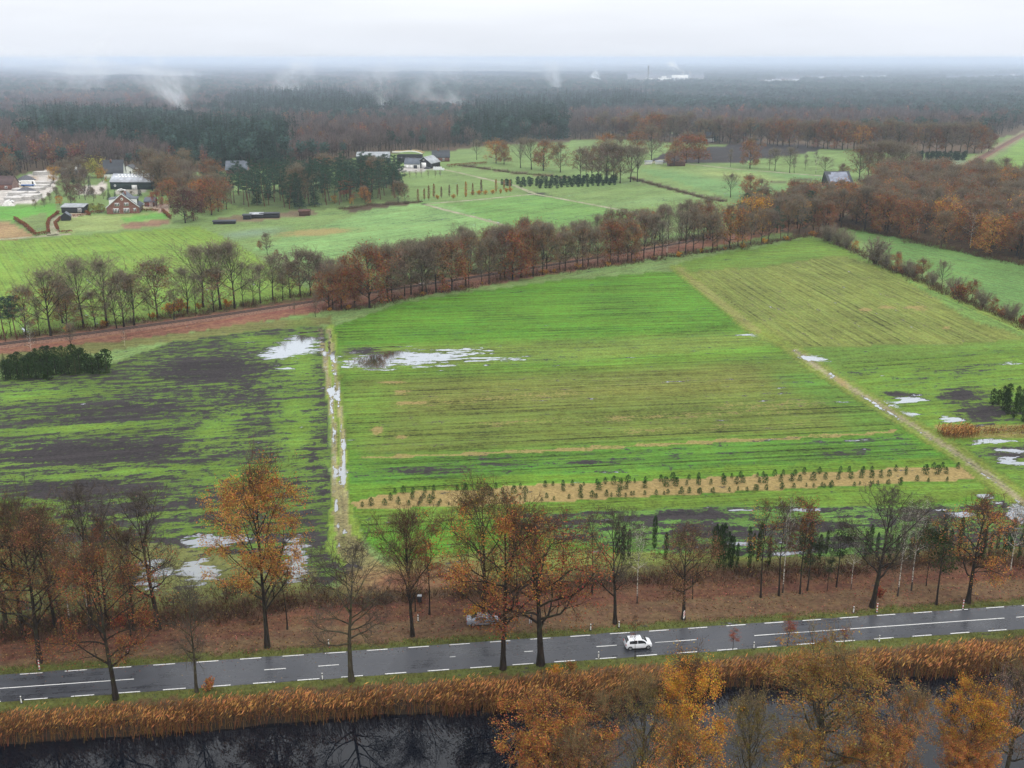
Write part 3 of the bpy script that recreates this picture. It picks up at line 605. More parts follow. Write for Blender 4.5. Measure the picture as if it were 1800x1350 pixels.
def broadleaf(seed, H=20., R=6., cb=.3, n1=16, n2=7, n3=6, n4=4, ang=(68, 22), up=.10, r0=.33, nleaf=0, ls=.28, thr=0., tw=.02, wob=.12, lean=0., leafz=(0, 1), n0=9, fork=.9, l1=1., sag=0., twl=.9, lj=.35, wl=3.2, dark_in=0):
    """(trunk and limbs, crown of twigs and leaves); crown materials: 0 twigs, 1 leaves"""
    g = np.random.default_rng(seed); T, K = MB(), MB()
    tp = path((0, 0, -.3), unit(np.array([lean, 0, 1.])), H * .97, n0, .022, .10, g)
    tr = r0 * (1 - np.linspace(0, 1, n0 + 1) ** fork * .96); tr[0] *= 1.35
    T.tube(tp, tr, 7)
    S3, tips = [], []
    for i in range(n1):
        f = cb + (.97 - cb) * ((i + g.uniform(.1, .9)) / n1)
        p, d = at_path(tp, f); t = (f - cb) / (1 - cb)
        a = math.radians(ang[0] + (ang[1] - ang[0]) * t ** .8 + g.normal() * 7); az = i * 2.4 + g.normal() * .5
        dd = unit(np.array([math.cos(az) * math.sin(a), math.sin(az) * math.sin(a), math.cos(a)]))
        prof = R * math.sqrt(max(.06, 1 - ((t - .36) / .70) ** 2)) * g.uniform(.75, 1.12) * l1
        ln = min(prof / max(.42, math.sin(a)), (H * 1.0 - p[2]) / max(.2, math.cos(a)) * 1.02 + .8)
        lp = path(p, dd, ln, 6, wob, up, g); lr = np.interp(f, np.linspace(0, 1, n0 + 1), tr) * .55 * (1 - np.linspace(0, 1, 7) * .88) + .015
        T.tube(lp, lr, 5)
        for j in range(n2):
            f2 = .22 + .78 * (j + g.random()) / n2; p2, d2 = at_path(lp, f2)
            d2 = turn(d2, math.radians(g.uniform(25, 60)), g); l2 = ln * (.50 - .28 * f2) * g.uniform(.7, 1.25) + .5
            q = path(p2, d2, l2, 3, wob * 1.2, up * .8 - sag, g)
            r2 = max(.018, np.interp(f2, np.linspace(0, 1, 7), lr) * .5)
            T.tube(q, r2 * np.array([1, .75, .5, .25]) + .006, 3)
            for k in range(n3):
                f3 = .2 + .8 * (k + g.random()) / n3; p3, d3 = at_path(q, f3); d3 = turn(d3, math.radians(g.uniform(20, 60)), g)
                l3 = l2 * .42 * g.uniform(.6, 1.3) + .35; e3 = p3 + unit(d3 + np.array([0, 0, up - sag])) * l3
                S3.append((p3, e3))
    S3 = np.array(S3); A, B = S3[:, 0], S3[:, 1]
    K.blades(A, B, tw * 1.3, g, 0, g.random(len(A)))
    pts = [A + (B - A) * .8]
    for k in range(n4):
        f = g.uniform(.25, 1, len(A))[:, None]; a = A + (B - A) * f
        dd = (B - A) / (np.linalg.norm(B - A, axis=1, keepdims=True) + 1e-9) + g.normal(size=A.shape) * .65; dd[:, 2] += up * 2 - sag * 2
        b = a + dd / (np.linalg.norm(dd, axis=1, keepdims=True)) * g.uniform(.5, 1.3, (len(A), 1)) * twl
        K.blades(a, b, tw, g, 0, g.random(len(A))); pts.append(b * .7 + a * .3)
    pts = np.concatenate(pts)
    if nleaf:
        zz = (pts[:, 2] / H); wgt = np.clip(clumpf(pts, seed, wl) + thr, 0.02, 1) * np.where((zz >= leafz[0]) & (zz <= leafz[1]), 1., .04)
        idx = g.choice(len(pts), nleaf, p=wgt / wgt.sum()); c = pts[idx] + g.normal(size=(nleaf, 3)) * lj
        K.leaves(c, ls * g.uniform(.6, 1.3, nleaf), g, 1, np.clip(.5 + clumpf(c, seed + 9, 2.2) * .22 + g.normal(size=nleaf) * .2, 0, 1), flat=.3)
    return T, K
def pine(seed, H=18., R=3.4, cb=.5, n1=18, nb=60, ls=.55, asp=.3, r0=.24):
    g = np.random.default_rng(seed); T, K = MB(), MB()
    tp = path((0, 0, -.3), (0, 0, 1), H * .95, 7, .04, .1, g); T.tube(tp, r0 * (1 - np.linspace(0, .85, 8)), 6)
    for i in range(n1):
        f = cb + (1 - cb) * (i + g.random()) / n1; p, d = at_path(tp, min(f, .999)); t = (f - cb) / (1 - cb)
        az = i * 2.4 + g.normal() * .4; ln = R * math.sqrt(max(.08, 1 - ((t - .35) / .72) ** 2)) * g.uniform(.6, 1.15)
        lp = path(p, (math.cos(az), math.sin(az), .15 + .5 * t), ln, 3, .12, .06, g); T.tube(lp, np.array([.07, .05, .03, .015]), 3)
        for f2, sc in ((.55, .75), (1.0, 1.0)):
            c, _ = at_path(lp, min(f2, .999)); rr = (.5 + .28 * ln) * sc
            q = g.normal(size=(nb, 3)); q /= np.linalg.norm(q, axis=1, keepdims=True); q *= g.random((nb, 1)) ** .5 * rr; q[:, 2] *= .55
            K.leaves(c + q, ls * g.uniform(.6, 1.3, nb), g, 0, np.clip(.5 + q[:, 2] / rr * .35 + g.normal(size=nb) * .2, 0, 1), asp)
    return T, K
def cone(seed, H=18., R=3., n=1500, ls=.8, asp=.3, r0=.2, base=.06, pw=1.0, layers=11, droop=.5, lobe=.25, rag=.12):
    g = np.random.default_rng(seed); T, K = MB(), MB()
    T.tube([(0, 0, -.2), (0, 0, H * .5), (0, 0, H * .96)], [r0, r0 * .6, .02], 5)
    t = 1 - np.sqrt(g.random(n)); az = g.uniform(0, 2 * PI, n)
    sec = 1 + lobe * np.sin(az * 5 + t * 17 + seed) + .15 * np.sin(az * 3 - t * 31)
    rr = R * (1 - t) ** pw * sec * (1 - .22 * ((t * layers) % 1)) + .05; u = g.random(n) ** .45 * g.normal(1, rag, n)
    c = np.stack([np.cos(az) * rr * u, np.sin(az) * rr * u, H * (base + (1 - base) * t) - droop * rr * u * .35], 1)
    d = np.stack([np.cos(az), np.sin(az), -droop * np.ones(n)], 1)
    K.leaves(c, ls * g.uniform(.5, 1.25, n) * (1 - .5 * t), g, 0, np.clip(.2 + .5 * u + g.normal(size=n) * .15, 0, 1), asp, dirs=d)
    return T, K
def column(seed, H=5., R=.8, n=500, ls=.35, r0=.07, base=.05, top=.75, mat=0):
    """upright clipped-looking evergreen or fastigiate tree"""
    g = np.random.default_rng(seed); T, K = MB(), MB(); T.tube([(0, 0, -.1), (0, 0, H * .6), (0, 0, H * .92)], [r0, r0 * .7, .01], 5)
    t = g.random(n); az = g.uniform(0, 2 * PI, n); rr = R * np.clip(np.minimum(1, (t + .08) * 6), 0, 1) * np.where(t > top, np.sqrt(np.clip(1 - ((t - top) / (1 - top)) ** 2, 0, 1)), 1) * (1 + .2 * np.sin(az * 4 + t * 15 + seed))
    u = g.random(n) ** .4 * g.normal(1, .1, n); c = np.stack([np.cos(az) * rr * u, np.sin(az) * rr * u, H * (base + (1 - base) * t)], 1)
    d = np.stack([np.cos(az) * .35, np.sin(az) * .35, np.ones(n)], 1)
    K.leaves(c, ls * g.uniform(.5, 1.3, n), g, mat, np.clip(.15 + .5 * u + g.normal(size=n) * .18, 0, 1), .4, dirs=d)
    return T, K
def bush(seed, H=3., R=2., stems=9, ntw=240, nleaf=150, ls=.3, tw=.03):
    g = np.random.default_rng(seed); T, K = MB(), MB(); Q = []
    for i in range(stems):
        az = g.uniform(0, 6.28); s = g.uniform(.1, .9); q = path((g.normal() * .2, g.normal() * .2, -.1), unit(np.array([math.cos(az) * s, math.sin(az) * s, 1])), H * g.uniform(.7, 1), 4, .12, .05, g)
        T.tube(q, np.array([.06, .05, .035, .02, .01]) * min(1, 3 / H), 4); Q.append(q)
    a = np.array([at_path(Q[g.integers(stems)], g.uniform(.25, .99))[0] for _ in range(ntw)]); d = g.normal(size=(ntw, 3)) * .8 + (a * np.array([1, 1, 0])) / R; d[:, 2] += .7
    b = a + d / np.linalg.norm(d, axis=1, keepdims=True) * g.uniform(.3, 1, (ntw, 1)) * R * .5
    K.blades(a, b, tw, g, 0, g.random(ntw))
    if nleaf:
        f = g.random((nleaf, 1)); j = g.integers(0, ntw, nleaf); c = a[j] * (1 - f) + b[j] * f + g.normal(size=(nleaf, 3)) * .15
        K.leaves(c, ls * g.uniform(.6, 1.3, nleaf), g, 1, g.random(nleaf))
    return T, K
PROTO = {}
def proto(key, TK, H, bark, crown):
    PROTO[key] = (TK[0].mesh('trunk', M[bark]), TK[1].mesh('crown', [M[c] for c in crown]), H)
ML = ('twig_mid', 'leaf'); OL = ('twig_olive', 'leaf'); BL = ('twig', 'leaf'); GL = ('twig_grey', 'leaf')
# along the road (large in the picture)
proto('n_orange', broadleaf(11, 26, 8.2, .22, 20, 8, 6, 4, (58, 16), .10, .42, 21000, .25, .45, .024, leafz=(.42, 1), wl=6), 26, 'bark', BL)
proto('n_vase', broadleaf(12, 20, 5.6, .27, 18, 8, 7, 5, (50, 14), .10, .38, 3600, .20, -.1, .024), 20, 'bark', BL)
proto('n_bare', broadleaf(13, 20, 6.2, .28, 15, 8, 7, 4, (62, 18), .07, .40, 160, .22, -.3, .022, wob=.16), 20, 'bark', GL)
proto('n_moss', broadleaf(14, 20, 6.4, .30, 19, 8, 6, 4, (80, 24), .02, .40, 130, .24, -.4, .022, wob=.2, sag=.04), 20, 'mossbark', GL)
proto('n_rust', broadleaf(15, 21, 6.6, .24, 18, 8, 6, 4, (66, 20), .05, .40, 7000, .23, .05, .022, wob=.17), 21, 'bark', BL)
proto('n_oak', broadleaf(16, 18, 7.0, .26, 17, 8, 6, 4, (76, 26), .04, .42, 5200, .23, .1, .022, wob=.22), 18, 'bark', BL)
proto('n_thin', broadleaf(17, 18, 2.2, .42, 12, 5, 5, 3, (55, 25), .06, .17, 420, .24, 0, .018, lean=.02), 18, 'bark', BL)
proto('n_thinrust', broadleaf(18, 19, 1.9, .38, 16, 5, 5, 3, (55, 25), .04, .16, 1500, .27, .3, .018, leafz=(.45, 1)), 19, 'bark', BL)
proto('n_birch', broadleaf(19, 17, 2.4, .40, 14, 6, 5, 4, (50, 22), -.01, .14, 120, .2, 0, .016, sag=.08), 17, 'birch', GL)
proto('n_ivy', broadleaf(20, 15, 2.4, .40, 12, 6, 5, 3, (60, 20), .05, .18, 1300, .32, .2, .018, leafz=(.35, .9), wob=.2), 15, 'bark', GL)
# near bank, crowns seen from above
proto('f_orange', broadleaf(31, 20, 4.6, .2, 24, 8, 6, 2, (62, 20), .06, .38, 27000, .22, .25, .018, wl=2.6, lj=.3), 20, 'bark', BL)
proto('f_yellow', broadleaf(32, 22, 3.9, .2, 24, 8, 6, 2, (52, 14), .06, .34, 23000, .20, .2, .018, wl=2.4, lj=.3), 22, 'bark', BL)
proto('f_sparse', broadleaf(33, 20, 5.2, .2, 20, 8, 6, 3, (58, 14), .08, .40, 8500, .21, -.05, .018, wl=2.4, lj=.3), 20, 'mossbark', OL)
proto('f_bare', broadleaf(34, 20, 4.2, .2, 20, 8, 6, 3, (50, 12), .10, .36, 4200, .20, -.1, .018, wl=2.4, lj=.3), 20, 'mossbark', OL)
proto('f_oak', broadleaf(35, 21, 6.6, .2, 22, 9, 6, 3, (66, 18), .05, .52, 17000, .22, .0, .018, wob=.18, wl=2.6, lj=.3), 21, 'mossbark', OL)
# middle distance
for i in range(3): proto(f'm_bare{i}', broadleaf(40 + i, 17, 6.9, .30, 18, 8, 6, 4, (58, 8), .05, .30, 0, .4, 0, .026, twl=1.1, wob=.07), 17, 'bark', ML)
for i in range(3): proto(f'm_brown{i}', broadleaf(45 + i, 17, 5.6, .18, 17, 7, 6, 4, (62, 16), .07, .28, 2200, .42, .4, .03, twl=1.2), 17, 'bark', ML)
for i in range(3): proto(f'm_full{i}', broadleaf(50 + i, 15, 5.4, .12, 18, 6, 6, 3, (72, 18), .04, .28, 4200, .44, .9, .032, lj=.55), 15, 'bark', ML)
for i in range(2): proto(f'm_tall{i}', broadleaf(55 + i, 18, 3.0, .25, 15, 6, 5, 4, (45, 14), .08, .2, 300, .4, .1, .026, twl=1.1), 18, 'bark', ML)
proto('m_birch', broadleaf(58, 17, 2.6, .4, 13, 5, 5, 3, (48, 20), .02, .15, 60, .3, 0, .028), 17, 'birch', GL)
for i in range(3): proto(f'm_pine{i}', pine(60 + i, 18, 3.6, (.5, .4, .3)[i]), 18, 'pinebark', ('needle',))
for i in range(2): proto(f'm_spruce{i}', cone(65 + i, 20, 3.3, 1300, 1.1), 20, 'pinebark', ('needle',))
for i in range(2): proto(f'm_bush{i}', bush(70 + i), 3, 'bark', BL)
proto('m_bare_bush', bush(73, 6, 3.4, 26, 2200, 120, .3, .03), 6, 'bark', ML)
proto('m_leafy_bush', bush(74, 4, 2.6, 12, 300, 900, .4, .03), 4, 'bark', BL)
proto('poplar', column(75, 9, 1.0, 420, .6, .12, .12, .5), 9, 'bark', ('leaf',))
for i in range(2): proto(f'thuja{i}', column(77 + i, 5, .85, 600, .42, .08, .04, .7), 5, 'bark', ('needle',))
for i in range(3): proto(f'sapling{i}', column(80 + i, 1.6, .50, 280, .22, .03, .02, .22), 1.6, 'pinebark', ('needle',))
proto('globe', broadleaf(85, 7, 3.4, .12, 15, 6, 5, 2, (80, 20), .03, .2, 2200, .42, .9, .03, lj=.4), 7, 'bark', BL)
# far (a few pixels)
def lowtree(seed, H, R, n, ls, cb, kind):
    g = np.random.default_rng(seed); T, K = MB(), MB(); T.tube([(0, 0, -.3), (0, 0, H * .55), (0, 0, H * .9)], [.28, .18, .04], 4)
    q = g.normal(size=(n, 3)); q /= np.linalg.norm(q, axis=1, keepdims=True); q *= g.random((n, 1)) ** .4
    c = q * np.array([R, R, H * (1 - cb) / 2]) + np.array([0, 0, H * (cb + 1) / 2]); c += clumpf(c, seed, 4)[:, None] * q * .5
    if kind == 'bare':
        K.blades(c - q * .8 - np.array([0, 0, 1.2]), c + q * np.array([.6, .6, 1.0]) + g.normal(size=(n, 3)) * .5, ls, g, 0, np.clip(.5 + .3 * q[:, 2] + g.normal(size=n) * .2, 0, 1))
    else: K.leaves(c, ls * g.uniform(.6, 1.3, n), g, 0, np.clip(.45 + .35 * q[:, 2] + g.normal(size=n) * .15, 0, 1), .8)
    return T, K
for i in range(3): proto(f'l_bare{i}', lowtree(90 + i, 18, 3.8, 260, .16, .22, 'bare'), 18, 'bark', ('leaf',))
for i in range(3): proto(f'l_rust{i}', lowtree(95 + i, 17, 4.2, 220, 1.25, .2, 'leaf'), 17, 'bark', ('leaf',))

# ------------------------------------------------------------------ trees: placing
COL = dict(orange=(.36, .165, .045), rust=(.25, .10, .038), brown=(.20, .11, .052), dull=(.13, .085, .045), yellow=(.48, .27, .03), gold=(.46, .235, .035), purple=(.11, .035, .03), red=(.30, .07, .03),
           lime=(.33, .33, .07), olive=(.16, .13, .035), pine=(.034, .066, .044), spruce=(.022, .045, .032), thuja=(.030, .055, .016), sap=(.040, .085, .026), ivy=(.03, .05, .015), moss=(.12, .12, .03), grey=(.17, .14, .12), plum=(.15, .10, .08))
rng = np.random.default_rng(2024)
def tree(key, x, y, H, colr, label=None, group=None, wide=1.0, cat='tree', name='tree', rot=None, z=0.0):
    tm, cm, h0 = PROTO[key]; s = H / h0
    o = link(name, None); o.location = (x, y, z); o.rotation_euler = (0, 0, rng.uniform(0, 6.28) if rot is None else rot); o.scale = (s * wide, s * wide, s)
    tag(o, label, cat, group)
    a = link('trunk', tm, o); b = link('crown', cm, o)
    c = np.array(COL[colr] if isinstance(colr, str) else colr) * rng.uniform(.85, 1.15) * (1 + rng.normal(size=3) * .04)
    b.color = (*np.clip(c, 0, 1), 1); a.color = b.color
    return o
def ptree(key, px, pb, pt, colr, label=None, group=None, wide=1.0, **k):
    x, y = P(px, pb); return tree(key, x, y, height_at(px, pb, pt), colr, label, group, wide, **k)
# trees along the road: key, base x, base y, top y, colour, width, label
ROADSIDE = [
 ('n_rust', 70, 1165, 925, 'brown', 1.0, 'dark brown half bare roadside tree with a red and white post at its foot'),
 ('n_rust', 204, 1229, 984, 'rust', .95, 'rusty tree standing on the canal side of the road, the leftmost one there'),
 ('n_bare', 279, 1106, 886, 'brown', 1.0, 'bare dark forked tree in front of the flooded grass patch'),
 ('n_moss', 346, 1216, 1040, 'orange', .8, 'small bare tree with a tuft of orange leaves low on its trunk, canal side'),
 ('n_bare', 160, 1108, 880, 'dull', .9, 'tall bare tree in the thicket behind the road, left of the forked tree'),
 ('n_moss', 12, 1112, 878, 'moss', .95, 'greenish bare tree at the far left behind the road'),
 ('n_vase', -60, 1140, 900, 'brown', 1.0, 'brown tree half cut off by the left edge behind the road'),
 ('n_orange', 470, 1138, 850, 'orange', .92, 'big orange crowned tree beside the flooded field corner, tallest by the road'),
 ('n_thin', 505, 1106, 965, 'dull', 1.0, 'thin young bare tree just right of the big orange crowned tree'),
 ('n_moss', 618, 1197, 976, 'moss', 1.05, 'mossy bare tree with drooping twigs hanging over the road'),
 ('n_vase', 725, 1118, 924, 'brown', .95, 'vase shaped brown tree beside the end of the rutted track'),
 ('n_thinrust', 755, 1080, 934, 'red', 1.25, 'slim reddish tree close behind the vase shaped brown tree'),
 ('n_rust', 850, 1092, 872, 'olive', .95, 'tall olive brown tree rising beside the parked silver car'),
 ('n_rust', 884, 1176, 900, 'orange', .95, 'orange brown tree at the near road edge in front of the parked silver car'),
 ('n_oak', 950, 1168, 926, 'rust', 1.1, 'wide dark branched tree on the canal side left of the white car'),
 ('n_bare', 1081, 1096, 918, 'dull', .95, 'bare dark tree behind the road just above the white car'),
 ('n_oak', 1201, 1088, 938, 'brown', .95, 'brown leaved oak with a red and white sign at its foot'),
 ('n_thin', 1217, 1053, 960, 'brown', 1.0, 'thin dark trunked tree close behind the oak with the sign'),
 ('n_thin', 1337, 1050, 892, 'orange', 1.1, 'slim tree with a few orange leaves, first of the slim group by the ditch'),
 ('n_thin', 1369, 1047, 895, 'dull', 1.3, 'slim bare dark tree next to the white birch by the ditch'),
 ('n_birch', 1376, 1042, 888, 'olive', .8, 'white stemmed birch between the slim dark trees by the ditch'),
 ('n_thinrust', 1406, 1044, 880, 'rust', 1.1, 'slim tree with a rusty leafy top by the ditch'),
 ('n_ivy', 1419, 1038, 940, 'ivy', 1.3, 'short dark green ivy clad tree by the ditch'),
 ('n_ivy', 1454, 1038, 976, 'ivy', .8, 'small crooked ivy clad tree by the ditch'),
 ('n_ivy', 1470, 1032, 926, 'ivy', 1.1, 'tall dark ivy clad tree left of the great bare oak'),
 ('n_birch', 1496, 1036, 940, 'olive', .9, 'thin pale birch directly left of the great bare oak'),
 ('n_bare', 1533, 1067, 878, 'dull', 1.2, 'great bare oak with wide crooked limbs beside the striped post'),
 ('n_birch', 1578, 1048, 900, 'olive', 1.0, 'birch with a dark foot just right of the great bare oak'),
 ('n_birch', 1602, 1038, 888, 'olive', 1.0, 'tall leaning white birch behind the great bare oak'),
 ('n_thinrust', 1628, 1030, 940, 'orange', 1.2, 'small orange leaved tree between the birch and the leaning tree'),
 ('n_ivy', 1646, 1063, 918, 'ivy', 1.1, 'dark leaning tree left of the orange oak near the road'),
 ('n_oak', 1701, 1059, 890, 'orange', 1.02, 'orange oak with a thick dark leaning trunk by the red and white post'),
 ('n_birch', 1775, 1015, 895, 'gold', 1.1, 'birch with some orange leaves near the right end of the ditch'),
 ('n_rust', 1840, 1045, 890, 'brown', 1.0, 'brown tree cut off by the right edge behind the road'),
 ('n_birch', 123, 1100, 935, 'olive', .9, 'pale birch in the brown thicket at the left end'),
 ('n_birch', 158, 1098, 930, 'olive', .9, 'second pale birch in the brown thicket, right of the other one'),
 ('n_thin', 730, 1075, 960, 'brown', 1.0, 'thin brown tree just behind the vase shaped tree'),
 ('n_thin', 985, 1050, 905, 'rust', 1.3, 'thin reddish tree in the scrub behind the wide dark branched tree'),
 ('n_thin', 1040, 1044, 905, 'brown', 1.2, 'thin brown tree in the scrub, left of the bare dark tree'),
 ('n_birch', 1120, 1060, 930, 'olive', .9, 'thin birch with a white stem behind the white car'),
 ('n_thin', 910, 1068, 930, 'brown', 1.2, 'thin brown tree behind the orange brown tree at the road edge'),
 ('n_thinrust', 230, 1118, 1000, 'rust', 1.4, 'low rusty tree in the thicket behind the leftmost canal side tree'),
 ('n_thinrust', 40, 1118, 1000, 'orange', 1.6, 'low orange leaved tree in the thicket at the left end'),
 ('n_rust', -25, 1125, 930, 'brown', 1.0, 'brown tree partly outside the left edge behind the road'),
 ('n_vase', 98, 1104, 915, 'brown', .95, 'brown vase shaped tree in the middle of the left thicket'),
 ('n_rust', 188, 1096, 925, 'rust', .8, 'rusty brown tree at the right part of the left thicket'),
 ('n_vase', 236, 1108, 950, 'dull', .8, 'dull brown tree right behind the leftmost canal side tree'),
 ('n_vase', 40, 1100, 905, 'rust', .85, 'rusty vase shaped tree at the back of the left thicket'),
 ('n_thinrust', 110, 1120, 1010, 'rust', 1.6, 'low rusty tree in the thicket beside the red and white post'),
]
for i, (k, px, pb, pt, c, wd, lab) in enumerate(ROADSIDE):
    ptree(k, px, pb, pt, c, lab, 'trees along the road', wd, name='birch_tree' if 'birch' in k else 'oak_tree' if 'oak' in k else 'roadside_tree')
# trees on the near bank of the canal; their tops fill the lower right corner
def topped(key, px, pt, y, colr, lab, wide=1.0):
    """tree at depth y whose top is seen at (px, pt)"""
    yn = (675 - pt) / FOC; xn = (px - 900) / FOC
    dy = math.cos(PITCH) + yn * math.sin(PITCH); dz = -math.sin(PITCH) + yn * math.cos(PITCH)
    t = y / dy; tree(key, xn * t, y, CAM_H + t * dz, colr, lab, 'trees on the near canal bank', wide, name='bank_tree')
for k, px, pt, dyy, c, wd, lab in (
 ('f_orange', 968, 1236, 0.5, 'orange', .95, 'dense orange tree beside the open dark water, leftmost on the near bank'),
 ('f_bare', 1062, 1238, 1.0, 'rust', .8, 'reddish brown thin crowned tree right of the dense orange tree on the near bank'),
 ('f_bare', 1136, 1212, 0.0, 'olive', .75, 'greenish bare tree just left of the golden tree on the near bank'),
 ('f_yellow', 1228, 1172, 0.0, 'gold', .8, 'tall golden yellow tree on the near bank below the white car'),
 ('f_sparse', 1330, 1245, -1.0, 'olive', .7, 'thin olive twiggy tree right of the golden tree, water showing through'),
 ('f_oak', 1455, 1150, 0.0, (.26, .15, .04), .9, 'big round olive and orange oak on the near bank, widest crown'),
 ('f_sparse', 1600, 1225, 0.5, 'orange', .7, 'sparse rusty tree right of the widest oak on the near bank'),
 ('f_orange', 1716, 1215, -1.5, 'gold', .8, 'dense orange gold tree in the lower right corner'),
 ('f_sparse', 1800, 1180, 1.0, 'plum', .85, 'dark plum brown twiggy tree at the right end of the near bank'),
 ('f_sparse', 1020, 1300, -3.5, 'brown', .9, 'brown twiggy tree low in front of the dense orange tree'),
 ('f_orange', 1560, 1290, -4.0, 'orange', .9, 'low orange tree in front of the sparse rusty tree at the bottom'),
 ('f_sparse', 1200, 1285, -4.0, 'orange', .9, 'low orange twiggy tree under the golden tree at the bottom'),
 ('f_orange', 1700, 1300, -4.5, 'orange', .95, 'low orange tree at the bottom under the orange gold one'),
 ('f_sparse', 1400, 1300, -4.0, 'gold', .9, 'low golden twiggy tree under the widest oak at the bottom')):
    xx = (px - 900) / FOC * 108; yb = float(ROAD0[1] + (xx - ROAD0[0]) * rd[1] / rd[0] + (CANAL_NEAR - .9) / rd[0]); topped(k, px, pt, yb - .5 + dyy * .8, c, lab, wd * 1.22)
# saplings on the near verge
for px, pb, pt, lab in ((1288, 1141, 1108, 'small red leaved sapling on the verge opposite the marker board'), (1384, 1136, 1088, 'largest red leaved sapling on the verge, beside a dark tuft'),
                        (1484, 1131, 1104, 'small red leaved sapling on the verge, rightmost of three'), (1116, 1158, 1085, 'thin leafless sapling on the verge right in front of the white car')):
    ptree('n_thinrust' if px != 1116 else 'n_thin', px, pb, pt, 'red', lab, 'saplings on the canal verge', 1.9 if px != 1116 else .8, cat='sapling', name='sapling')
for px, pb, pt, c, lab in ((975, 1188, 1166, 'yellow', 'yellow bush at the road edge beside the wide dark branched tree'), (1005, 1178, 1160, 'orange', 'small orange bush beside the yellow bush at the road edge'),
                           (212, 1102, 1078, 'red', 'orange red bush beside the bare forked tree'), (1546, 1050, 1030, 'red', 'red bush beside the great bare oak'),
                           (368, 1214, 1190, 'orange', 'orange bush on the canal verge beside the small bare tree'), (835, 1090, 1060, 'yellow', 'yellowish bush behind the parked silver car')):
    ptree('m_leafy_bush', px, pb, pt, c, lab, 'bushes by the road', .8, cat='bush', name='bush')
# ------------------------------------------------------------------ the belt of trees along the railway
SP = dict(bare=('m_bare', 3, 'grey', 'bare grey twigged tree'), brown=('m_brown', 3, 'brown', 'thinly leaved brown tree'), rust=('m_full', 3, 'rust', 'dense rusty leaved tree'), orange=('m_full', 3, 'orange', 'orange leaved tree'),
          tall=('m_tall', 2, 'grey', 'slender bare tree'), pine=('m_pine', 3, 'pine', 'dark green pine'), spruce=('m_spruce', 2, 'spruce', 'dark conical spruce'), gbush=('m_leafy_bush', 1, 'gold', 'small golden bush'), bbush=('m_bare_bush', 1, 'grey', 'bare brown bush'), rbush=('m_leafy_bush', 1, 'rust', 'rusty leaved bush'), yellow=('m_full', 3, 'yellow', 'yellow leaved tree'),
          plum=('m_brown', 3, 'plum', 'plum grey twiggy tree'), birch=('m_birch', 1, 'dull', 'pale stemmed birch'), dull=('m_brown', 3, 'dull', 'dull olive brown tree'), purple=('m_full', 3, 'purple', 'dark purple leaved beech'), red=('m_full', 3, 'red', 'bright red leaved tree'), lime=('globe', 1, 'lime', 'yellow green round tree'), gold=('m_full', 3, 'gold', 'golden leaved tree'),
          farbare=('l_bare', 3, 'plum', 'plum grey bare tree'), farrust=('l_rust', 3, 'rust', 'rusty tree'), farbrown=('l_rust', 3, 'brown', 'brown tree'))
TN = dict(gbush='bush', bbush='bush', rbush='bush', bare='bare_tree', tall='bare_tree', plum='bare_tree', rust='oak_tree', orange='oak_tree', brown='oak_tree', red='maple_tree', lime='round_tree', pine='pine_tree', spruce='spruce_tree', birch='birch_tree', purple='beech_tree')
def sp(kind):
    k, n, c, look = SP[kind]; return (k + str(rng.integers(n)) if (k + '0') in PROTO else k), c, look
def belt(items, where, group, wide=1.0):
    """items: (kind, px, base, top); every label counts the trees of the belt from its left end"""
    items = sorted(items, key=lambda q: q[1])
    for i, (kind, px, pb, pt) in enumerate(items):
        k, c, look = sp(kind); ptree(k, px, pb, pt, c, f"{look}, {ORD(i + 1)} from the left {where}", group, wide * rng.uniform(.9, 1.12), name=TN.get(kind, 'broadleaf_tree'))
def pick(w):
    ks = list(w); p = np.array([w[k] for k in ks], float); return ks[rng.choice(len(ks), p=p / p.sum())]
west = [('pine', 10, 600, 520), ('pine', 30, 597, 518), ('brown', 46, 592, 512), ('bare', 90, 592, 490), ('rust', 110, 568, 498), ('brown', 118, 582, 520), ('bare', 147, 577, 470), ('bare', 188, 573, 470), ('tall', 206, 580, 500), ('dull', 218, 575, 487), ('bare', 236, 572, 492),
        ('brown', 277, 559, 468), ('tall', 264, 562, 510), ('tall', 306, 562, 500), ('bare', 330, 552, 480), ('bare', 357, 540, 444), ('brown', 376, 548, 480), ('bare', 388, 544, 445), ('bare', 413, 542, 440), ('tall', 428, 540, 470), ('tall', 446, 536, 470), ('bare', 458, 533, 474), ('bare', 480, 527, 458),
        ('tall', 497, 528, 470), ('brown', 510, 524, 470), ('plum', 528, 520, 448), ('plum', 546, 518, 450), ('bare', 562, 515, 455), ('tall', 20, 590, 530), ('tall', 70, 590, 530), ('brown', 168, 575, 520), ('tall', 345, 552, 490)]
belt(west, 'between railway and lime meadow', 'trees on the far side of the railway', 1.2)
belt([('rust', 457, 440, 425), ('rust', 486, 452, 440), ('plum', 470, 448, 414), ('plum', 505, 475, 452), ('plum', 520, 490, 460), ('plum', 490, 465, 448)], 'in the short hedge by lime meadow', 'trees in the short hedge', .8)
NEARB = [(570, 548), (650, 540), (700, 527), (800, 510), (900, 492), (1000, 476), (1100, 463), (1200, 450), (1300, 436), (1430, 415)]
NEART = [(570, 462), (650, 442), (700, 432), (780, 416), (860, 402), (920, 394), (1000, 396), (1080, 380), (1150, 376), (1200, 360), (1280, 360), (1340, 352), (1430, 345)]
items = [('rust', 650, 541, 442)]
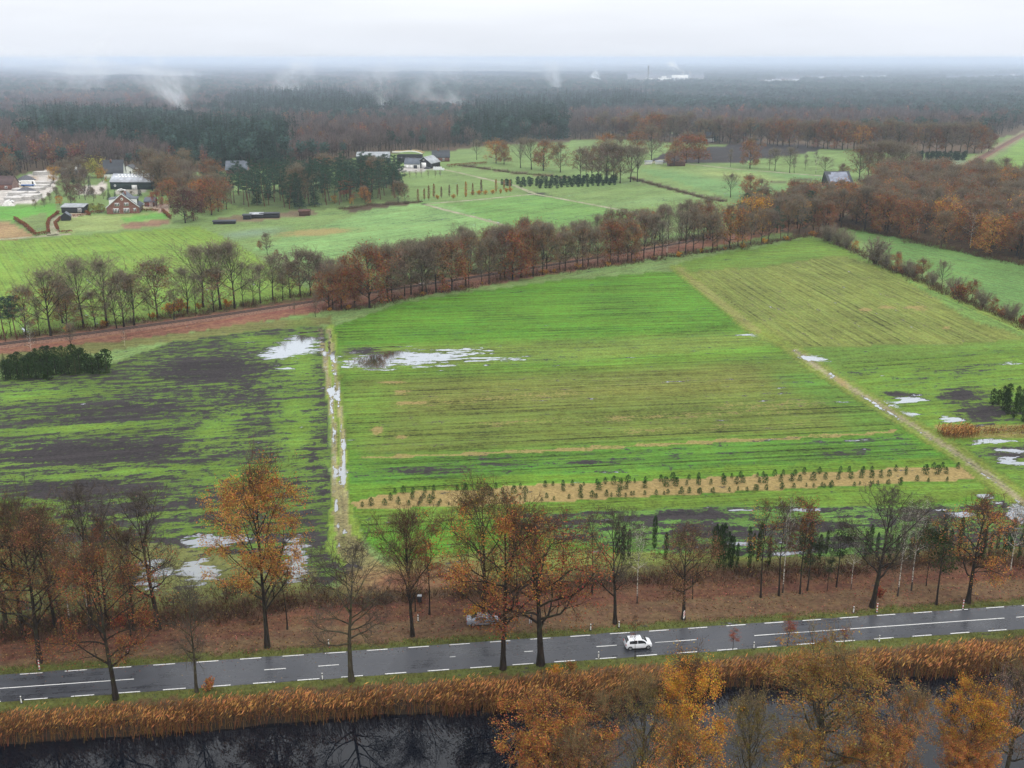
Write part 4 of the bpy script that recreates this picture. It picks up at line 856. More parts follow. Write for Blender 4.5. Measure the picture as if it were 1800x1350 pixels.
for px in np.arange(574, 1435, 15.0):
    x = px + rng.uniform(-6, 6); b = interp(x, NEARB) + rng.uniform(-5, 0); t = interp(x, NEART) + rng.uniform(6, 26)
    if 628 < x < 674: continue
    items.append((pick(dict(bare=3, brown=4, plum=1.5, dull=2, tall=1.5, rust=2.2, birch=.6, pine=1.6 if x > 1180 else 0, orange=.5 if x > 1100 else .1)), x, b, t))
belt(items, 'on the railway belt field side', 'trees on the field side of the railway')
items = []
for px in np.arange(570, 1440, 15.5):
    x = px + rng.uniform(-7, 7); b = interp(x, NEARB) - rng.uniform(24, 34) * (1 if x < 1200 else .8); t = interp(x, NEART) + rng.uniform(-6, 8)
    items.append((pick(dict(bare=3, brown=3, plum=2, rust=3 if 780 < x < 1250 else 1.6, orange=.6 if x > 1000 else 0, tall=1, pine=2 if x > 1230 else 0, gold=.5 if x > 1250 else 0)), x, b, t))
belt(items, 'in the row beyond the railway', 'trees in the row beyond the railway')
belt([('gbush', x, interp(x, NEARB) + rng.uniform(-2, 1), interp(x, NEARB) - rng.uniform(6, 14)) for x in np.linspace(580, 1425, 22) + rng.uniform(-14, 14, 22)] + [('gbush', x, y, y - h) for x, y, h in ((314, 548, 26), (300, 551, 20), (268, 560, 12), (350, 543, 12), (400, 540, 16), (330, 546, 10), (183, 575, 14), (120, 583, 14))], 'at the foot of the railway trees', 'yellow bushes along the railway')
for px, pb, pt, k, lab in ((57, 634, 572, 'm_birch', 'small birch with a yellow top in front of the railway above the dark conifers'), (125, 617, 575, 'm_bare1', 'small bare tree in front of the railway behind the dark conifers'), (555, 557, 520, 'm_tall1', 'thin bare tree by the track end in front of the railway'), (517, 552, 525, 'm_tall0', 'thin bare shrub like tree in front of the railway, left of the track end'), (220, 612, 583, 'm_birch', 'tiny pale birch on the slope below the railway')):
    ptree(k, px, pb, pt, 'yellow' if 'birch' in k else 'grey', lab, 'small trees below the railway', .9, name='young_tree')
# ------------------------------------------------------------------ the hedge between the right-hand fields
belt([('bbush', 1538, 464, 412), ('bbush', 1456, 424, 390), ('bbush', 1472, 430, 396), ('bbush', 1488, 437, 404), ('gold', 1503, 440, 424), ('rust', 1576, 477, 446), ('bbush', 1594, 483, 453), ('rust', 1620, 493, 458), ('bbush', 1606, 488, 460), ('bare', 1655, 508, 465), ('bbush', 1640, 502, 474), ('bbush', 1678, 518, 484), ('rbush', 1690, 526, 496), ('rust', 1708, 530, 495), ('bbush', 1728, 540, 506), ('rust', 1745, 549, 525), ('bbush', 1776, 563, 528), ('rbush', 1800, 572, 550), ('bbush', 1822, 580, 540), ('bbush', 1556, 470, 440), ('rbush', 1586, 482, 466), ('rbush', 1760, 556, 540)],
     'in the hedge beside olive field', 'trees of the field hedge', .9)
# ------------------------------------------------------------------ the wood on the right
def scatter(poly, step, pad=.8):
    """points of a jittered grid on the ground inside a polygon of the photograph"""
    w_ = np.array([P(*p) for p in poly]); x0, y0 = w_.min(0); x1, y1 = w_.max(0); res = []
    for i, y in enumerate(np.arange(y0, y1, step)):
        for x in np.arange(x0 + (i % 2) * step / 2, x1, step):
            q = (x + rng.uniform(-.4, .4) * step * pad, y + rng.uniform(-.4, .4) * step * pad)
            if inpoly(np.array([q[0]]), np.array([q[1]]), [tuple(p) for p in w_])[0]: res.append(q)
    return res
def wood(poly, step, weights, hts, where, group, wide=1.0, limit=None, name=None):
    pts = scatter(poly, step)
    pts.sort(key=lambda q: pxof(*q)[0])
    for i, (x, y) in enumerate(pts):
        kind = pick(weights); k, c, look = sp(kind); tree(k, x, y, rng.uniform(*hts), c, f"{look}, {ORD(i + 1)} from the left {where}", group, wide * rng.uniform(.9, 1.15), name=TN.get(kind, 'broadleaf_tree'))
    return len(pts)
cnt = {}
cnt['wood'] = wood([(1445, 408), (1455, 388), (1530, 372), (1545, 334), (1600, 328), (1800, 336), (1990, 350), (1990, 485), (1800, 464), (1655, 436), (1560, 414), (1490, 400)], 10.0, dict(rust=4, brown=3, plum=2, bare=2, orange=1.4, tall=1, gold=.5, birch=.5, pine=.3), (13, 18), 'in the wood right of railway', 'trees of the wood right of the railway', 1.12)
cnt['corner'] = wood([(1290, 408), (1300, 382), (1400, 368), (1455, 384), (1470, 420), (1440, 412)], 9.0, dict(rust=3, brown=2, pine=6, plum=1.5, gold=.9, bare=1), (11, 16), 'where belt meets the wood', 'trees where the belt meets the wood', 1.1)
cnt['farm'] = wood([(252, 336), (262, 302), (330, 302), (398, 335), (400, 372), (372, 386), (340, 372), (300, 352)], 12, dict(brown=2.5, dull=2, plum=1.5, spruce=1.5, pine=3.5, rust=1), (10, 15), 'right of the brick farmhouse', 'trees right of the farmhouse', 1.1)
cnt['yard'] = wood([(108, 350), (112, 318), (150, 316), (168, 326), (160, 350)], 13, dict(plum=3, purple=1, dull=3, spruce=2), (8, 12), 'between yard and garage', 'trees between the yard and the garage', 1.1)
cnt['pines'] = wood([(405, 364), (410, 338), (560, 322), (702, 318), (704, 352), (600, 362), (520, 368)], 9.0, dict(pine=8, spruce=1.2, brown=.3), (16, 20), 'in the grove beside the poplars', 'pines of the grove', 1.2)
belt([('rust', 372, 378, 315), ('brown', 384, 372, 312), ('orange', 355, 372, 318), ('dull', 530, 362, 296), ('dull', 518, 360, 302), ('orange', 642, 358, 330), ('red', 610, 352, 318), ('gold', 588, 358, 344), ('yellow', 618, 360, 348), ('brown', 700, 356, 322), ('brown', 712, 354, 328), ('purple', 326, 392, 335), ('rust', 300, 365, 316), ('brown', 318, 362, 312), ('dull', 285, 345, 285), ('dull', 268, 335, 268), ('brown', 296, 340, 275), ('rust', 345, 356, 320), ('plum', 100, 352, 331), ('plum', 140, 349, 325), ('spruce', 203, 352, 330), ('dull', 216, 351, 336), ('dull', 232, 350, 337), ('brown', 62, 366, 352), ('dull', 78, 364, 350), ('plum', 182, 350, 331), ('brown', 252, 330, 296), ('brown', 152, 312, 284), ('dull', 108, 312, 286), ('spruce', 131, 324, 302), ('purple', 340, 388, 340), ('purple', 125, 358, 326), ('plum', 150, 352, 330), ('plum', 165, 354, 332), ('spruce', 192, 352, 328), ('spruce', 246, 345, 318), ('red', 276, 365, 337), ('gold', 95, 322, 294), ('olive' if False else 'dull', 88, 356, 340), ('gold', 105, 360, 345), ('lime', 172, 312, 280), ('gold', 180, 320, 296), ('dull', 140, 318, 280), ('dull', 120, 316, 285), ('lime', 162, 372, 360), ('lime', 178, 373, 360), ('rust', 228, 305, 291), ('plum', 22, 318, 280), ('rust', 2, 315, 262)],
     'around brick farmhouse and pine grove', 'trees around the farmstead', 1.05)
# ------------------------------------------------------------------ single trees in the far meadows
belt([('orange', 872, 287, 248), ('rust', 886, 289, 254), ('bare', 838, 281, 250), ('bare', 915, 295, 248), ('bare', 934, 298, 250), ('rust', 955, 300, 251), ('brown', 985, 303, 256), ('orange', 1065, 268, 236), ('brown', 1085, 274, 240), ('rust', 1120, 274, 232), ('plum', 1145, 288, 228), ('rust', 1206, 287, 238), ('rust', 1228, 287, 239), ('rust', 1318, 296, 248), ('tall', 1284, 293, 265), ('tall', 1352, 299, 268), ('bare', 1362, 300, 266), ('bare', 1388, 304, 265), ('tall', 1396, 304, 270), ('tall', 1415, 300, 274), ('birch', 1434, 305, 270), ('bare', 1450, 310, 280), ('bare', 1284, 347, 310), ('rust', 1318, 353, 312), ('brown', 1338, 352, 318), ('rust', 1185, 292, 250)], 'standing alone in the far meadows', 'single trees in the far meadows', 1.1)
belt([(k, x, b, t) for k, x, b, t in (('brown', 1020, 312, 266), ('plum', 1040, 316, 262), ('brown', 1052, 320, 262), ('plum', 1066, 322, 258), ('brown', 1078, 321, 262), ('plum', 1090, 322, 264), ('bare', 1108, 320, 262), ('bare', 1120, 320, 268), ('plum', 1030, 310, 270))], 'of the clump beside nursery rows', 'trees of the brown clump', 1.1)
belt([(k, x, b, t) for k, x, b, t in (('brown', 1510, 318, 262), ('plum', 1525, 318, 258), ('dull', 1540, 318, 256), ('plum', 1556, 316, 256), ('dull', 1572, 316, 258), ('bare', 1590, 312, 262), ('purple', 1480, 312, 290), ('bare', 1582, 318, 266))], 'of the clump behind solar roof', 'trees of the round clump', 1.1)
for i, (x, b, t, c) in enumerate(((735, 356, 332, 'brown'), (746, 352, 331, 'rust'), (763, 348, 323, 'rust'), (776, 348, 328, 'purple'), (790, 346, 325, 'dull'), (804, 345, 324, 'brown'), (819, 344, 319, 'orange'), (831, 343, 322, 'brown'), (846, 340, 316, 'purple'), (872, 339, 315, 'orange'), (886, 335, 316, 'rust'), (896, 333, 315, 'rust'), (754, 352, 326, 'brown'))):
    ptree('poplar', x, b, t, c, f"columnar {'rusty' if c != 'purple' else 'dark'} poplar, {ORD(sum(q[0] < x for q in ((735,), (746,), (763,), (776,), (790,), (804,), (819,), (831,), (846,), (872,), (886,), (896,), (754,))) + 1)} from the left along the pale farm path", 'columnar poplars along the farm path', .9, name='poplar')
for i, (x, b) in enumerate(((769, 350), (797, 349), (819, 346), (831, 343), (842, 342), (853, 342), (866, 341), (880, 340), (890, 338), (897, 337))):
    ptree('m_leafy_bush', x, b, b - 9, 'gold', f"small golden fruit tree, {ORD(i + 1)} from the left between the poplars", 'fruit trees between the poplars', .7, name='fruit_tree')
for i, (x, b) in enumerate(((712, 316), (721, 314), (732, 312), (741, 311), (753, 313), (765, 313), (774, 312))):
    ptree('m_tall0', x, b, b - 12, 'grey', f"small bare orchard tree, {ORD(i + 1)} from the left below the black barn", 'orchard trees below the barn', 1.0, name='orchard_tree')
# belt of dark red oaks closing the far meadows
items = []
for px in np.arange(1052, 1745, 13.5):
    b = interp(px, [(1050, 243), (1200, 252), (1320, 255), (1480, 265), (1600, 270), (1740, 270)]); t = interp(px, [(1050, 203), (1200, 205), (1320, 212), (1480, 216), (1600, 218), (1700, 218), (1740, 228)])
    items.append((pick(dict(rust=2, brown=3, plum=3, bare=1, purple=.4, orange=.3)), px + rng.uniform(-4, 4), b + rng.uniform(-3, 0), t + rng.uniform(-3, 8)))
belt(items, 'in the belt closing far meadows', 'oaks of the far belt', 1.05)

# ------------------------------------------------------------------ nursery plants
def plants(pts, keys, hts, colr, look, where, group, name, cat, wide=1.0):
    pts = sorted(pts, key=lambda q: q[0])
    for i, q in enumerate(pts):
        x, y = P(q[0], q[1]); h = rng.uniform(*hts) * (q[2] if len(q) > 2 else 1)
        tree(keys[rng.integers(len(keys))], x, y, h, colr, f"{look}, {ORD(i + 1)} from the left {where}", group, wide * rng.uniform(.85, 1.2), cat=cat, name=name)
tmp = random.Random(5); pts = []
for row, (l0, l1, n, sz) in enumerate((((685, 879), (1690, 832), 50, 1.15), ((690, 868), (1700, 822), 54, .9), ((640, 890), (1600, 851), 50, .8), ((740, 890), (1680, 844), 40, .62))):
    for k in range(n):
        f = (k + tmp.uniform(-.35, .35)) / n
        if tmp.random() < .16: continue
        pts.append((l0[0] + (l1[0] - l0[0]) * f, l0[1] + (l1[1] - l0[1]) * f + tmp.uniform(-1.5, 1.5), sz * (1.2 if tmp.random() < .12 else 1) * tmp.uniform(.65, 1.05)))
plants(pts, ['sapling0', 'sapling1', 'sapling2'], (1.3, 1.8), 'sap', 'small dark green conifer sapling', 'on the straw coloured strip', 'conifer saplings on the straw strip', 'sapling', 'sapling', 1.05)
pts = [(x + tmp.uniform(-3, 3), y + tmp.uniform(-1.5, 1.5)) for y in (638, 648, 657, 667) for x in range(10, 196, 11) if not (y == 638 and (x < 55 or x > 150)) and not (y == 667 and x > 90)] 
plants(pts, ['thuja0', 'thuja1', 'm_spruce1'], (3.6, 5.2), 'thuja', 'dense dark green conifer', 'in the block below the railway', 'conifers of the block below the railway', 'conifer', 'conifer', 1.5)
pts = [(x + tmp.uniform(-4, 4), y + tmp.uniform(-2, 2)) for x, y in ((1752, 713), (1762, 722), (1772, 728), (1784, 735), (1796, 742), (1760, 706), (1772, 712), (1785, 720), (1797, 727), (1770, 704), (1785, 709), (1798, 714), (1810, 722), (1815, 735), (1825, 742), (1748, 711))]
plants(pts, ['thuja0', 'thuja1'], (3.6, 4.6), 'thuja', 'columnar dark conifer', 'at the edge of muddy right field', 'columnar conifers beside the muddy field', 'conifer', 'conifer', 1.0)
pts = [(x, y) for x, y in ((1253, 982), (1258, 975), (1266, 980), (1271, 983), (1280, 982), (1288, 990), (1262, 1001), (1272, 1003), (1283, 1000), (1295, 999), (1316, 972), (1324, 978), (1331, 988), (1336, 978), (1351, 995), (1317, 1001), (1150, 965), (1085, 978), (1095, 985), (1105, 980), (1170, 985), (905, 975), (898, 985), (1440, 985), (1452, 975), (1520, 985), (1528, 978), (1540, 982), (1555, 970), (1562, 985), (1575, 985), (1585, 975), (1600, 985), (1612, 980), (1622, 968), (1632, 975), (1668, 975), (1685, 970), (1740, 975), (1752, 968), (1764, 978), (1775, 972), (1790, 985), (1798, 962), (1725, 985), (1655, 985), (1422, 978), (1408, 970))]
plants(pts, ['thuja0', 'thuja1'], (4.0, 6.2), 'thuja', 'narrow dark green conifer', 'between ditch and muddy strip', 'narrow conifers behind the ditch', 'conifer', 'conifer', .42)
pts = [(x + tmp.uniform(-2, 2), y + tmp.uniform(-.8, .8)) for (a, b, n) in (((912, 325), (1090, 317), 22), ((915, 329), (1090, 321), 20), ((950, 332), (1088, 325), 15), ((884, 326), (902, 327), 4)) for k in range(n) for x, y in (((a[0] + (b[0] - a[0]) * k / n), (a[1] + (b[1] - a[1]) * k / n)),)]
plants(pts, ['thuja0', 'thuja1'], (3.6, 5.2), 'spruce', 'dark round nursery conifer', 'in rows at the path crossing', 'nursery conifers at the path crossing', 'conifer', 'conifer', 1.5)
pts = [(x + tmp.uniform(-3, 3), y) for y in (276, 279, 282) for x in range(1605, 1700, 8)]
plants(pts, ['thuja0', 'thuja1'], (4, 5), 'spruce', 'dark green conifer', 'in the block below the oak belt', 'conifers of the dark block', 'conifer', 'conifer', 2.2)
print('COUNTS', cnt, len([o for o in C.objects if o.get('category')]))

# ------------------------------------------------------------------ scrub, brambles, reeds, fallen leaves: nobody could count them
def stuff(name, mb, mats, label, cat):
    o = mb.build(name, mats); tag(o, label, cat, None, 'stuff'); return o
def scrub(pts, hh, rr, dens, g, mb, leafp=.5):
    for (x, y) in pts:
        h = hh * g.uniform(.6, 1.3); n = int(dens * g.uniform(.6, 1.3)); r_ = rr * g.uniform(.7, 1.3)
        az = g.uniform(0, 6.28, n); q = np.sqrt(g.random(n)) * r_
        a = np.stack([x + np.cos(az) * q, y + np.sin(az) * q, np.zeros(n)], 1); b = a + np.stack([np.cos(az) * .5, np.sin(az) * .5, np.ones(n)], 1) * h * (1 - .5 * q / r_)[:, None] * g.uniform(.5, 1.1, (n, 1)) + g.normal(size=(n, 3)) * .3
        mb.blades(a, b, .045, g, 0, g.random(n)); m_ = int(n * leafp); ix = g.integers(0, n, m_); f = g.random((m_, 1)) ** .6; mb.leaves(a[ix] * (1 - f) + b[ix] * f + g.normal(size=(m_, 3)) * .25, .34 * g.uniform(.5, 1.3, m_), g, 1, g.random(m_), .6)
g = np.random.default_rng(77); mb = MB(); M['scrubleaf'] = leafmat('scrub_leaf', (.105, .06, .028), .4, 1.7, .25, .05)
pts = []
for s in np.arange(-45, 215, 1.3):
    o0 = np.interp(s, [-60, 0, 37, 84, 147, 260], [12.2, 12.8, 15.9, 17.3, 16.2, 15.5])
    for k in range(2):
        pts.append(road(s + g.normal() * .8, o0 + g.normal() * 1.1)[:2])
    if s < 45:
        for k in range(5):
            if g.random() < np.interp(s, [-40, 20, 45], [1, .7, .2]): pts.append(road(s + g.normal(), o0 + abs(g.normal()) * 4.5 - .5)[:2])
scrub(pts, 1.7, 1.5, 46, g, mb)
stuff('scrub', mb, [M['twig'], M['scrubleaf']], 'brown leafless scrub and brambles along the ditch behind the roadside trees', 'undergrowth')
g = np.random.default_rng(78); mb = MB(); pts = []
for q in resample([P(*p) for p in ((-200, 620), (0, 596), (300, 557), (560, 517), (600, 508))], 1.8): pts += [(q[0] + g.normal() * 1.5, q[1] + g.normal() * 2) for _ in range(2)]
for q in resample([P(*p) for p in NEARB], 2.0): pts += [(q[0] + g.normal() * 1.5, q[1] + 1.5 + g.normal() * 2) for _ in range(2)]
for q in resample([P(x, y - 27) for x, y in NEARB], 2.4): pts += [(q[0] + g.normal() * 1.5, q[1] + g.normal() * 2) for _ in range(2)]
for q in resample([P(*p) for p in ((1435, 412), (1500, 440), (1570, 474), (1700, 530), (1800, 573), (1900, 620))], 1.8): pts += [(q[0] + g.normal() * 1.2, q[1] + g.normal() * 1.2) for _ in range(2)]
for q in resample([P(*p) for p in ((1490, 400), (1600, 422), (1655, 436), (1800, 466), (1990, 500))], 1.8): pts += [(q[0] + g.normal() * 2, q[1] + 1.5 + g.normal() * 3) for _ in range(3)]
scrub(pts, 2.6, 2.0, 34, g, mb, .8)
stuff('undergrowth', mb, [M['twig'], M['scrubleaf']], 'brown undergrowth at the foot of the tree belts', 'undergrowth')
g = np.random.default_rng(79); mb = MB(); pts = []
for ln, st in (([(1108, 314), (1160, 328), (1230, 347), (1275, 355)], 2.0), ([(810, 291), (900, 304), (1000, 313)], 2.0), ([(600, 368), (650, 362), (740, 355)], 1.6), ([(1110, 313), (1000, 325)], 9)):
    for q in resample([P(*p) for p in ln], st): pts += [(q[0] + g.normal(), q[1] + g.normal() * 1.5) for _ in range(2)]
scrub(pts, 1.5, 1.6, 26, g, mb, 1.2)
stuff('brambles', mb, [M['twig'], leafmat('bramble_leaf', (.06, .06, .03), .4, 1.7, .25, .06)], 'low brambles along the field ditches in the far meadows', 'undergrowth')
# reeds
M['reedstem'] = leafmat('reed_stem', (.17, .08, .028), .4, 1.5, .2, .03); M['plume'] = leafmat('reed_plume', (.38, .185, .062), .25, 1.75, .3, .02)
def reeds(cx, cy, hh, g, mb, val):
    n = len(cx); az = g.uniform(0, 6.28, n); ln = g.uniform(.05, .5, n) ** 1.0 * hh
    a = np.stack([cx, cy, np.full(n, -.9)], 1); hh = hh * g.uniform(.75, 1.15, n); b = np.stack([cx + np.cos(az) * ln + .15, cy + np.sin(az) * ln, hh], 1)
    mb.blades(a, b, .03, g, 0, g.random(n) * .7 + val * .3)
    d = b - a; d /= np.linalg.norm(d, axis=1, keepdims=True); d[:, 0] += .5
    mb.leaves(b, g.uniform(.35, .8, n), g, 1, np.clip(val * .85 + g.normal(size=n) * .2, 0, 1), .2, dirs=d)
    for k in range(2):
        f = g.uniform(.35, .9, (n, 1)); p = a + (b - a) * f; e_ = p + np.stack([np.cos(az + k * 2) * .4, np.sin(az + k * 2) * .4, np.full(n, .25)], 1) * g.uniform(.5, 1.2, (n, 1)); mb.blades(p, e_, .035, g, 0, g.random(n))
g = np.random.default_rng(80); mb = MB(); n = 38000
s = g.uniform(-75, 240, n); u = g.random(n)
wdt = np.interp(s, [0, 42, 70, 95, 130], [3.0, 4.1, 4.8, 3.8, 4.3]) + .5 * np.sin(s / 9.0) + .4 * np.sin(s / 3.1 + 1) + g.normal(size=n) * .45; o_ = -6.9 - 5.0 * u; keep_ = (u * 5.0 < wdt) & (g.random(n) < np.interp(np.sin(s / 5.2 + 2) + .6 * np.sin(s / 1.7), [-1.6, -.4], [.45, 1]))
s, o_, u = s[keep_], o_[keep_], u[keep_]
q = ROAD0 + s[:, None] * rd + o_[:, None] * rn
big = np.clip(.5 + .32 * np.sin(s / 6.3 + 1.1) * np.sin(s / 2.3 + o_) + .34 * np.sin(s * 3.1 + 2 * np.sin(o_ * 2.3)) * np.sin(o_ * 3.7 + s * .9), 0, 1)
reeds(q[:, 0], q[:, 1], (.55 + .3 * u + 1.15 * big) * g.uniform(.7, 1.2, len(s)), g, mb, big)
stuff('reeds', mb, [M['reedstem'], M['plume']], 'golden brown reeds lining the canal below the road', 'reeds')
g = np.random.default_rng(81); mb = MB(); n = 700; A, B = np.array(P(1654, 765)), np.array(P(1712, 763)); t = g.random(n)
q = A + (B - A) * t[:, None] + g.normal(size=(n, 2)) * np.array([.4, 1.4]); reeds(q[:, 0], q[:, 1], g.uniform(1.0, 2.0, n), g, mb, g.random(n))
A, B = np.array(P(1712, 762)), np.array(P(1840, 755)); n = 400; q = A + (B - A) * g.random((n, 1)) + g.normal(size=(n, 2)) * np.array([.4, 1.0]); reeds(q[:, 0], q[:, 1], g.uniform(.5, 1.2, n), g, mb, g.random(n) * .5)
stuff('reeds', mb, [M['reedstem'], M['plume']], 'tan reed tuft in the wet field at the right', 'reeds')
# fallen leaves and verge grass
g = np.random.default_rng(82); mb = MB(); n = 26000; s = g.uniform(-60, 225, n); top_ = np.interp(s, [-60, 0, 37, 84, 147, 260], [12, 12.6, 15.6, 17, 15.8, 15]); o_ = 3.4 + (top_ - 3.4) * g.random(n) ** .75
kk = g.random(n) < np.interp(np.sin(s / 3.7) + np.sin(o_ * 1.9 + s / 8), [-1.6, .4], [.25, 1]); q = ROAD0 + s[kk, None] * rd + o_[kk, None] * rn
mb.leaves(np.concatenate([q, np.full((len(q), 1), .05)], 1), g.uniform(.10, .30, len(q)), g, 0, g.random(len(q)), .7, .6)
n = 1500; s = g.uniform(-60, 225, n); o_ = np.where(g.random(n) < .75, HALF - np.abs(g.normal(size=n)) * .5, g.uniform(-HALF, HALF, n)); q = ROAD0 + s[:, None] * rd + o_[:, None] * rn; mb.leaves(np.concatenate([q, np.full((n, 1), .03)], 1), g.uniform(.08, .2, n), g, 0, g.random(n), .7, .9)
stuff('fallen_leaves', mb, leafmat('fallen_leaf', (.165, .078, .042), .3, 2.0, .1, .04), 'rusty fallen leaves under the roadside trees', 'leaves')
mb = MB(); n = 30000; s = g.uniform(-60, 225, n); o_ = np.where(g.random(n) < .5, g.uniform(3.1, 5.2, n), g.uniform(-6.2, -3.1, n)); q = ROAD0 + s[:, None] * rd + o_[:, None] * rn
a = np.concatenate([q, np.full((n, 1), -.02)], 1); b = a + g.normal(size=(n, 3)) * np.array([.12, .12, .05]) + np.array([0, 0, .22]) * g.uniform(.5, 1.6, (n, 1)); mb.blades(a, b, .04, g, 0, g.random(n))
stuff('grass', mb, leafmat('verge_grass', (.10, .115, .028), .45, 1.7, .3, .04), 'rough grass on both verges of the road', 'grass')

# ------------------------------------------------------------------ the forest beyond the meadows
FK = {}
def fmat(name, col, hue=.03): return leafmat(name, col, .5, 1.5, .2, hue, own=True)
M['fp'] = fmat('forest_pine', (.036, .064, .056)); M['fs'] = fmat('forest_spruce', (.020, .042, .034)); M['fb'] = fmat('forest_bare', (.088, .068, .064), .04); M['fr'] = fmat('forest_rust', (.15, .072, .046), .04)
src = bpy.data.collections.new('forest_sources')
def source(nm, TK, m):
    a = TK[0]; off = a.n; K = TK[1]
    for v, f, mm, vv in zip(K.v, K.f, K.m, K.a): a.v.append(v); a.f.append(f - 0 + off); a.m.append(np.ones(len(f), int)); a.a.append(vv)
    o = bpy.data.objects.new(nm, a.mesh(nm, [M['bark'], m])); src.objects.link(o)
i = 0
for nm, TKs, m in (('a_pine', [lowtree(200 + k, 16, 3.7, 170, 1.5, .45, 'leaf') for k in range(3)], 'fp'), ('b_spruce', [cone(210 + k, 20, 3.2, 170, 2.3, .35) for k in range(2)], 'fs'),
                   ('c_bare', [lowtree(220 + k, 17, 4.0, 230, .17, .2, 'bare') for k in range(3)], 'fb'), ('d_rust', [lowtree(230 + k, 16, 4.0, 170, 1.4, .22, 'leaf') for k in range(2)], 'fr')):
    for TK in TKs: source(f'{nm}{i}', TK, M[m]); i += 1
g = np.random.default_rng(300)
def cell(x, y, s, seed):
    r = np.random.default_rng(seed); v = 0
    for _ in range(5):
        k = r.normal(size=2); k /= np.linalg.norm(k); v = v + np.sin((x * k[0] + y * k[1]) * 2 * PI / s / r.uniform(.5, 1.6) + r.uniform(0, 6.28))
    return v / 2.2
PT = []
for y0, y1, st in ((480, 1500, 8.5), (1500, 2600, 12.0), (2600, 4600, 19.0), (4600, 9000, 34.0), (9000, 15500, 62.0)):
    yy = np.arange(y0, y1, st)
    for y in yy:
        x = np.arange(-.62 * y - 40, .62 * y + 40, st); x = x + g.uniform(-.42, .42, len(x)) * st; PT.append(np.stack([x, y + g.uniform(-.42, .42, len(x)) * st, np.full(len(x), st)], 1))
PT = np.concatenate(PT); px, py = pxof(PT[:, 0], PT[:, 1]); keep_ = np.abs(px - 900) < 1050; PT, px, py = PT[keep_], px[keep_], py[keep_]; fr_ = np.interp(px, [p[0] for p in FRONT], [p[1] for p in FRONT])
ok = py < fr_ - 1.0
for poly in ([(1240, 236), (1150, 238), (1120, 226), (1220, 222)], [(1330, 252), (1330, 244), (1560, 250), (1740, 254), (1740, 272)], [(1100, 150), (1240, 150), (1240, 133), (1100, 133)], [(1330, 152), (1410, 152), (1410, 145), (1330, 145)], [(1360, 145), (1460, 145), (1460, 138), (1360, 139)], [(1420, 144), (1560, 143), (1560, 136), (1420, 138)], [(1660, 146), (1800, 140), (1800, 134), (1660, 138)], [(40, 182), (145, 181), (145, 177), (40, 178)], [(285, 184), (325, 184), (325, 178), (285, 178)], [(1700, 262), (1800, 222), (2000, 212), (2000, 235), (1760, 262)]):
    ok &= ~inpoly(px, py, poly)
ok &= polydist(PT[:, 0], PT[:, 1], RAILW) > 11
PT, px, py = PT[ok], px[ok], py[ok]
c1, c2 = cell(PT[:, 0], PT[:, 1], 330, 1), cell(PT[:, 0], PT[:, 1], 140, 2)
wx_ = px + 16 * cell(PT[:, 0], PT[:, 1], 90, 5) + g.normal(size=len(px)) * 9; wy_ = py + (4 * cell(PT[:, 0], PT[:, 1], 120, 6) + g.normal(size=len(px)) * 1.5) * np.clip((py - 100) / 100, .1, 1.5)
pw = .36 + .22 * c1 + .12 * c2                            # share of evergreens
pw += np.where((px > 1150) & (py < 216), .55, 0) * np.clip((216 - py) / 8, 0, 1) + np.where((px > 700) & (px < 1150) & (py < 205), .3, 0)
for poly, v in (([(55, 262), (60, 222), (250, 208), (420, 232), (500, 232), (515, 270), (500, 300), (300, 300), (280, 262)], .95), ([(395, 215), (400, 190), (520, 172), (690, 178), (690, 215)], .9), ([(805, 258), (815, 215), (930, 190), (990, 200), (985, 250)], .8), ([(1000, 205), (1000, 180), (1130, 175), (1130, 200)], .7), ([(620, 272), (640, 224), (800, 226), (800, 262)], -.7), ([(500, 296), (510, 226), (650, 225), (640, 275)], -.6), ([(-300, 300), (-300, 235), (60, 232), (50, 300)], -.6), ([(60, 300), (55, 262), (280, 262), (300, 300)], -.7), ([(-600, 225), (-600, 175), (330, 175), (330, 205)], -.25), ([(1000, 250), (1000, 205), (1750, 215), (1750, 235), (1200, 255)], -.6)):
    pw = pw + np.where(inpoly(wx_, wy_, poly), v, 0)
r1, r2 = g.random(len(PT)), g.random(len(PT))
ev = r1 < pw
spr = inpoly(wx_, wy_, [(55, 262), (60, 205), (420, 232), (515, 232), (515, 300), (280, 300)]) | inpoly(wx_, wy_, [(395, 215), (400, 185), (520, 165), (690, 170), (690, 215)]) | inpoly(wx_, wy_, [(805, 258), (815, 205), (1130, 170), (1130, 200), (985, 250)])
idx = np.where(ev, np.where(r2 < np.where(spr, .8, .12), 3 + (r2 * 97).astype(int) % 2, (r2 * 89).astype(int) % 3), np.where(r2 < .12 + .12 * c2, 8 + (r2 * 91).astype(int) % 2, 5 + (r2 * 83).astype(int) % 3))
hs = np.where(ev, g.uniform(.72, 1.22, len(PT)), g.uniform(.7, 1.15, len(PT))) * np.where(spr & ev, 1.2, 1.0) * (1 + .08 * c1)
ws = hs * PT[:, 2] / np.where(PT[:, 2] < 9, 8.2, 9.0)
me = bpy.data.meshes.new('forest'); me.vertices.add(len(PT)); me.vertices.foreach_set('co', np.concatenate([PT[:, :2], np.zeros((len(PT), 1))], 1).astype(np.float32).ravel())
for nm, ty, arr, key in (('idx', 'INT', idx.astype(np.int32), 'value'), ('scl', 'FLOAT_VECTOR', np.stack([ws, ws, hs], 1).astype(np.float32).ravel(), 'vector'), ('rot', 'FLOAT', g.uniform(0, 6.28, len(PT)).astype(np.float32), 'value')):
    a = me.attributes.new(nm, ty, 'POINT'); a.data.foreach_set(key, arr)
fo = link('forest', me); tag(fo, 'misty mixed forest of pines and bare autumn trees stretching to the horizon', 'forest', None, 'stuff')
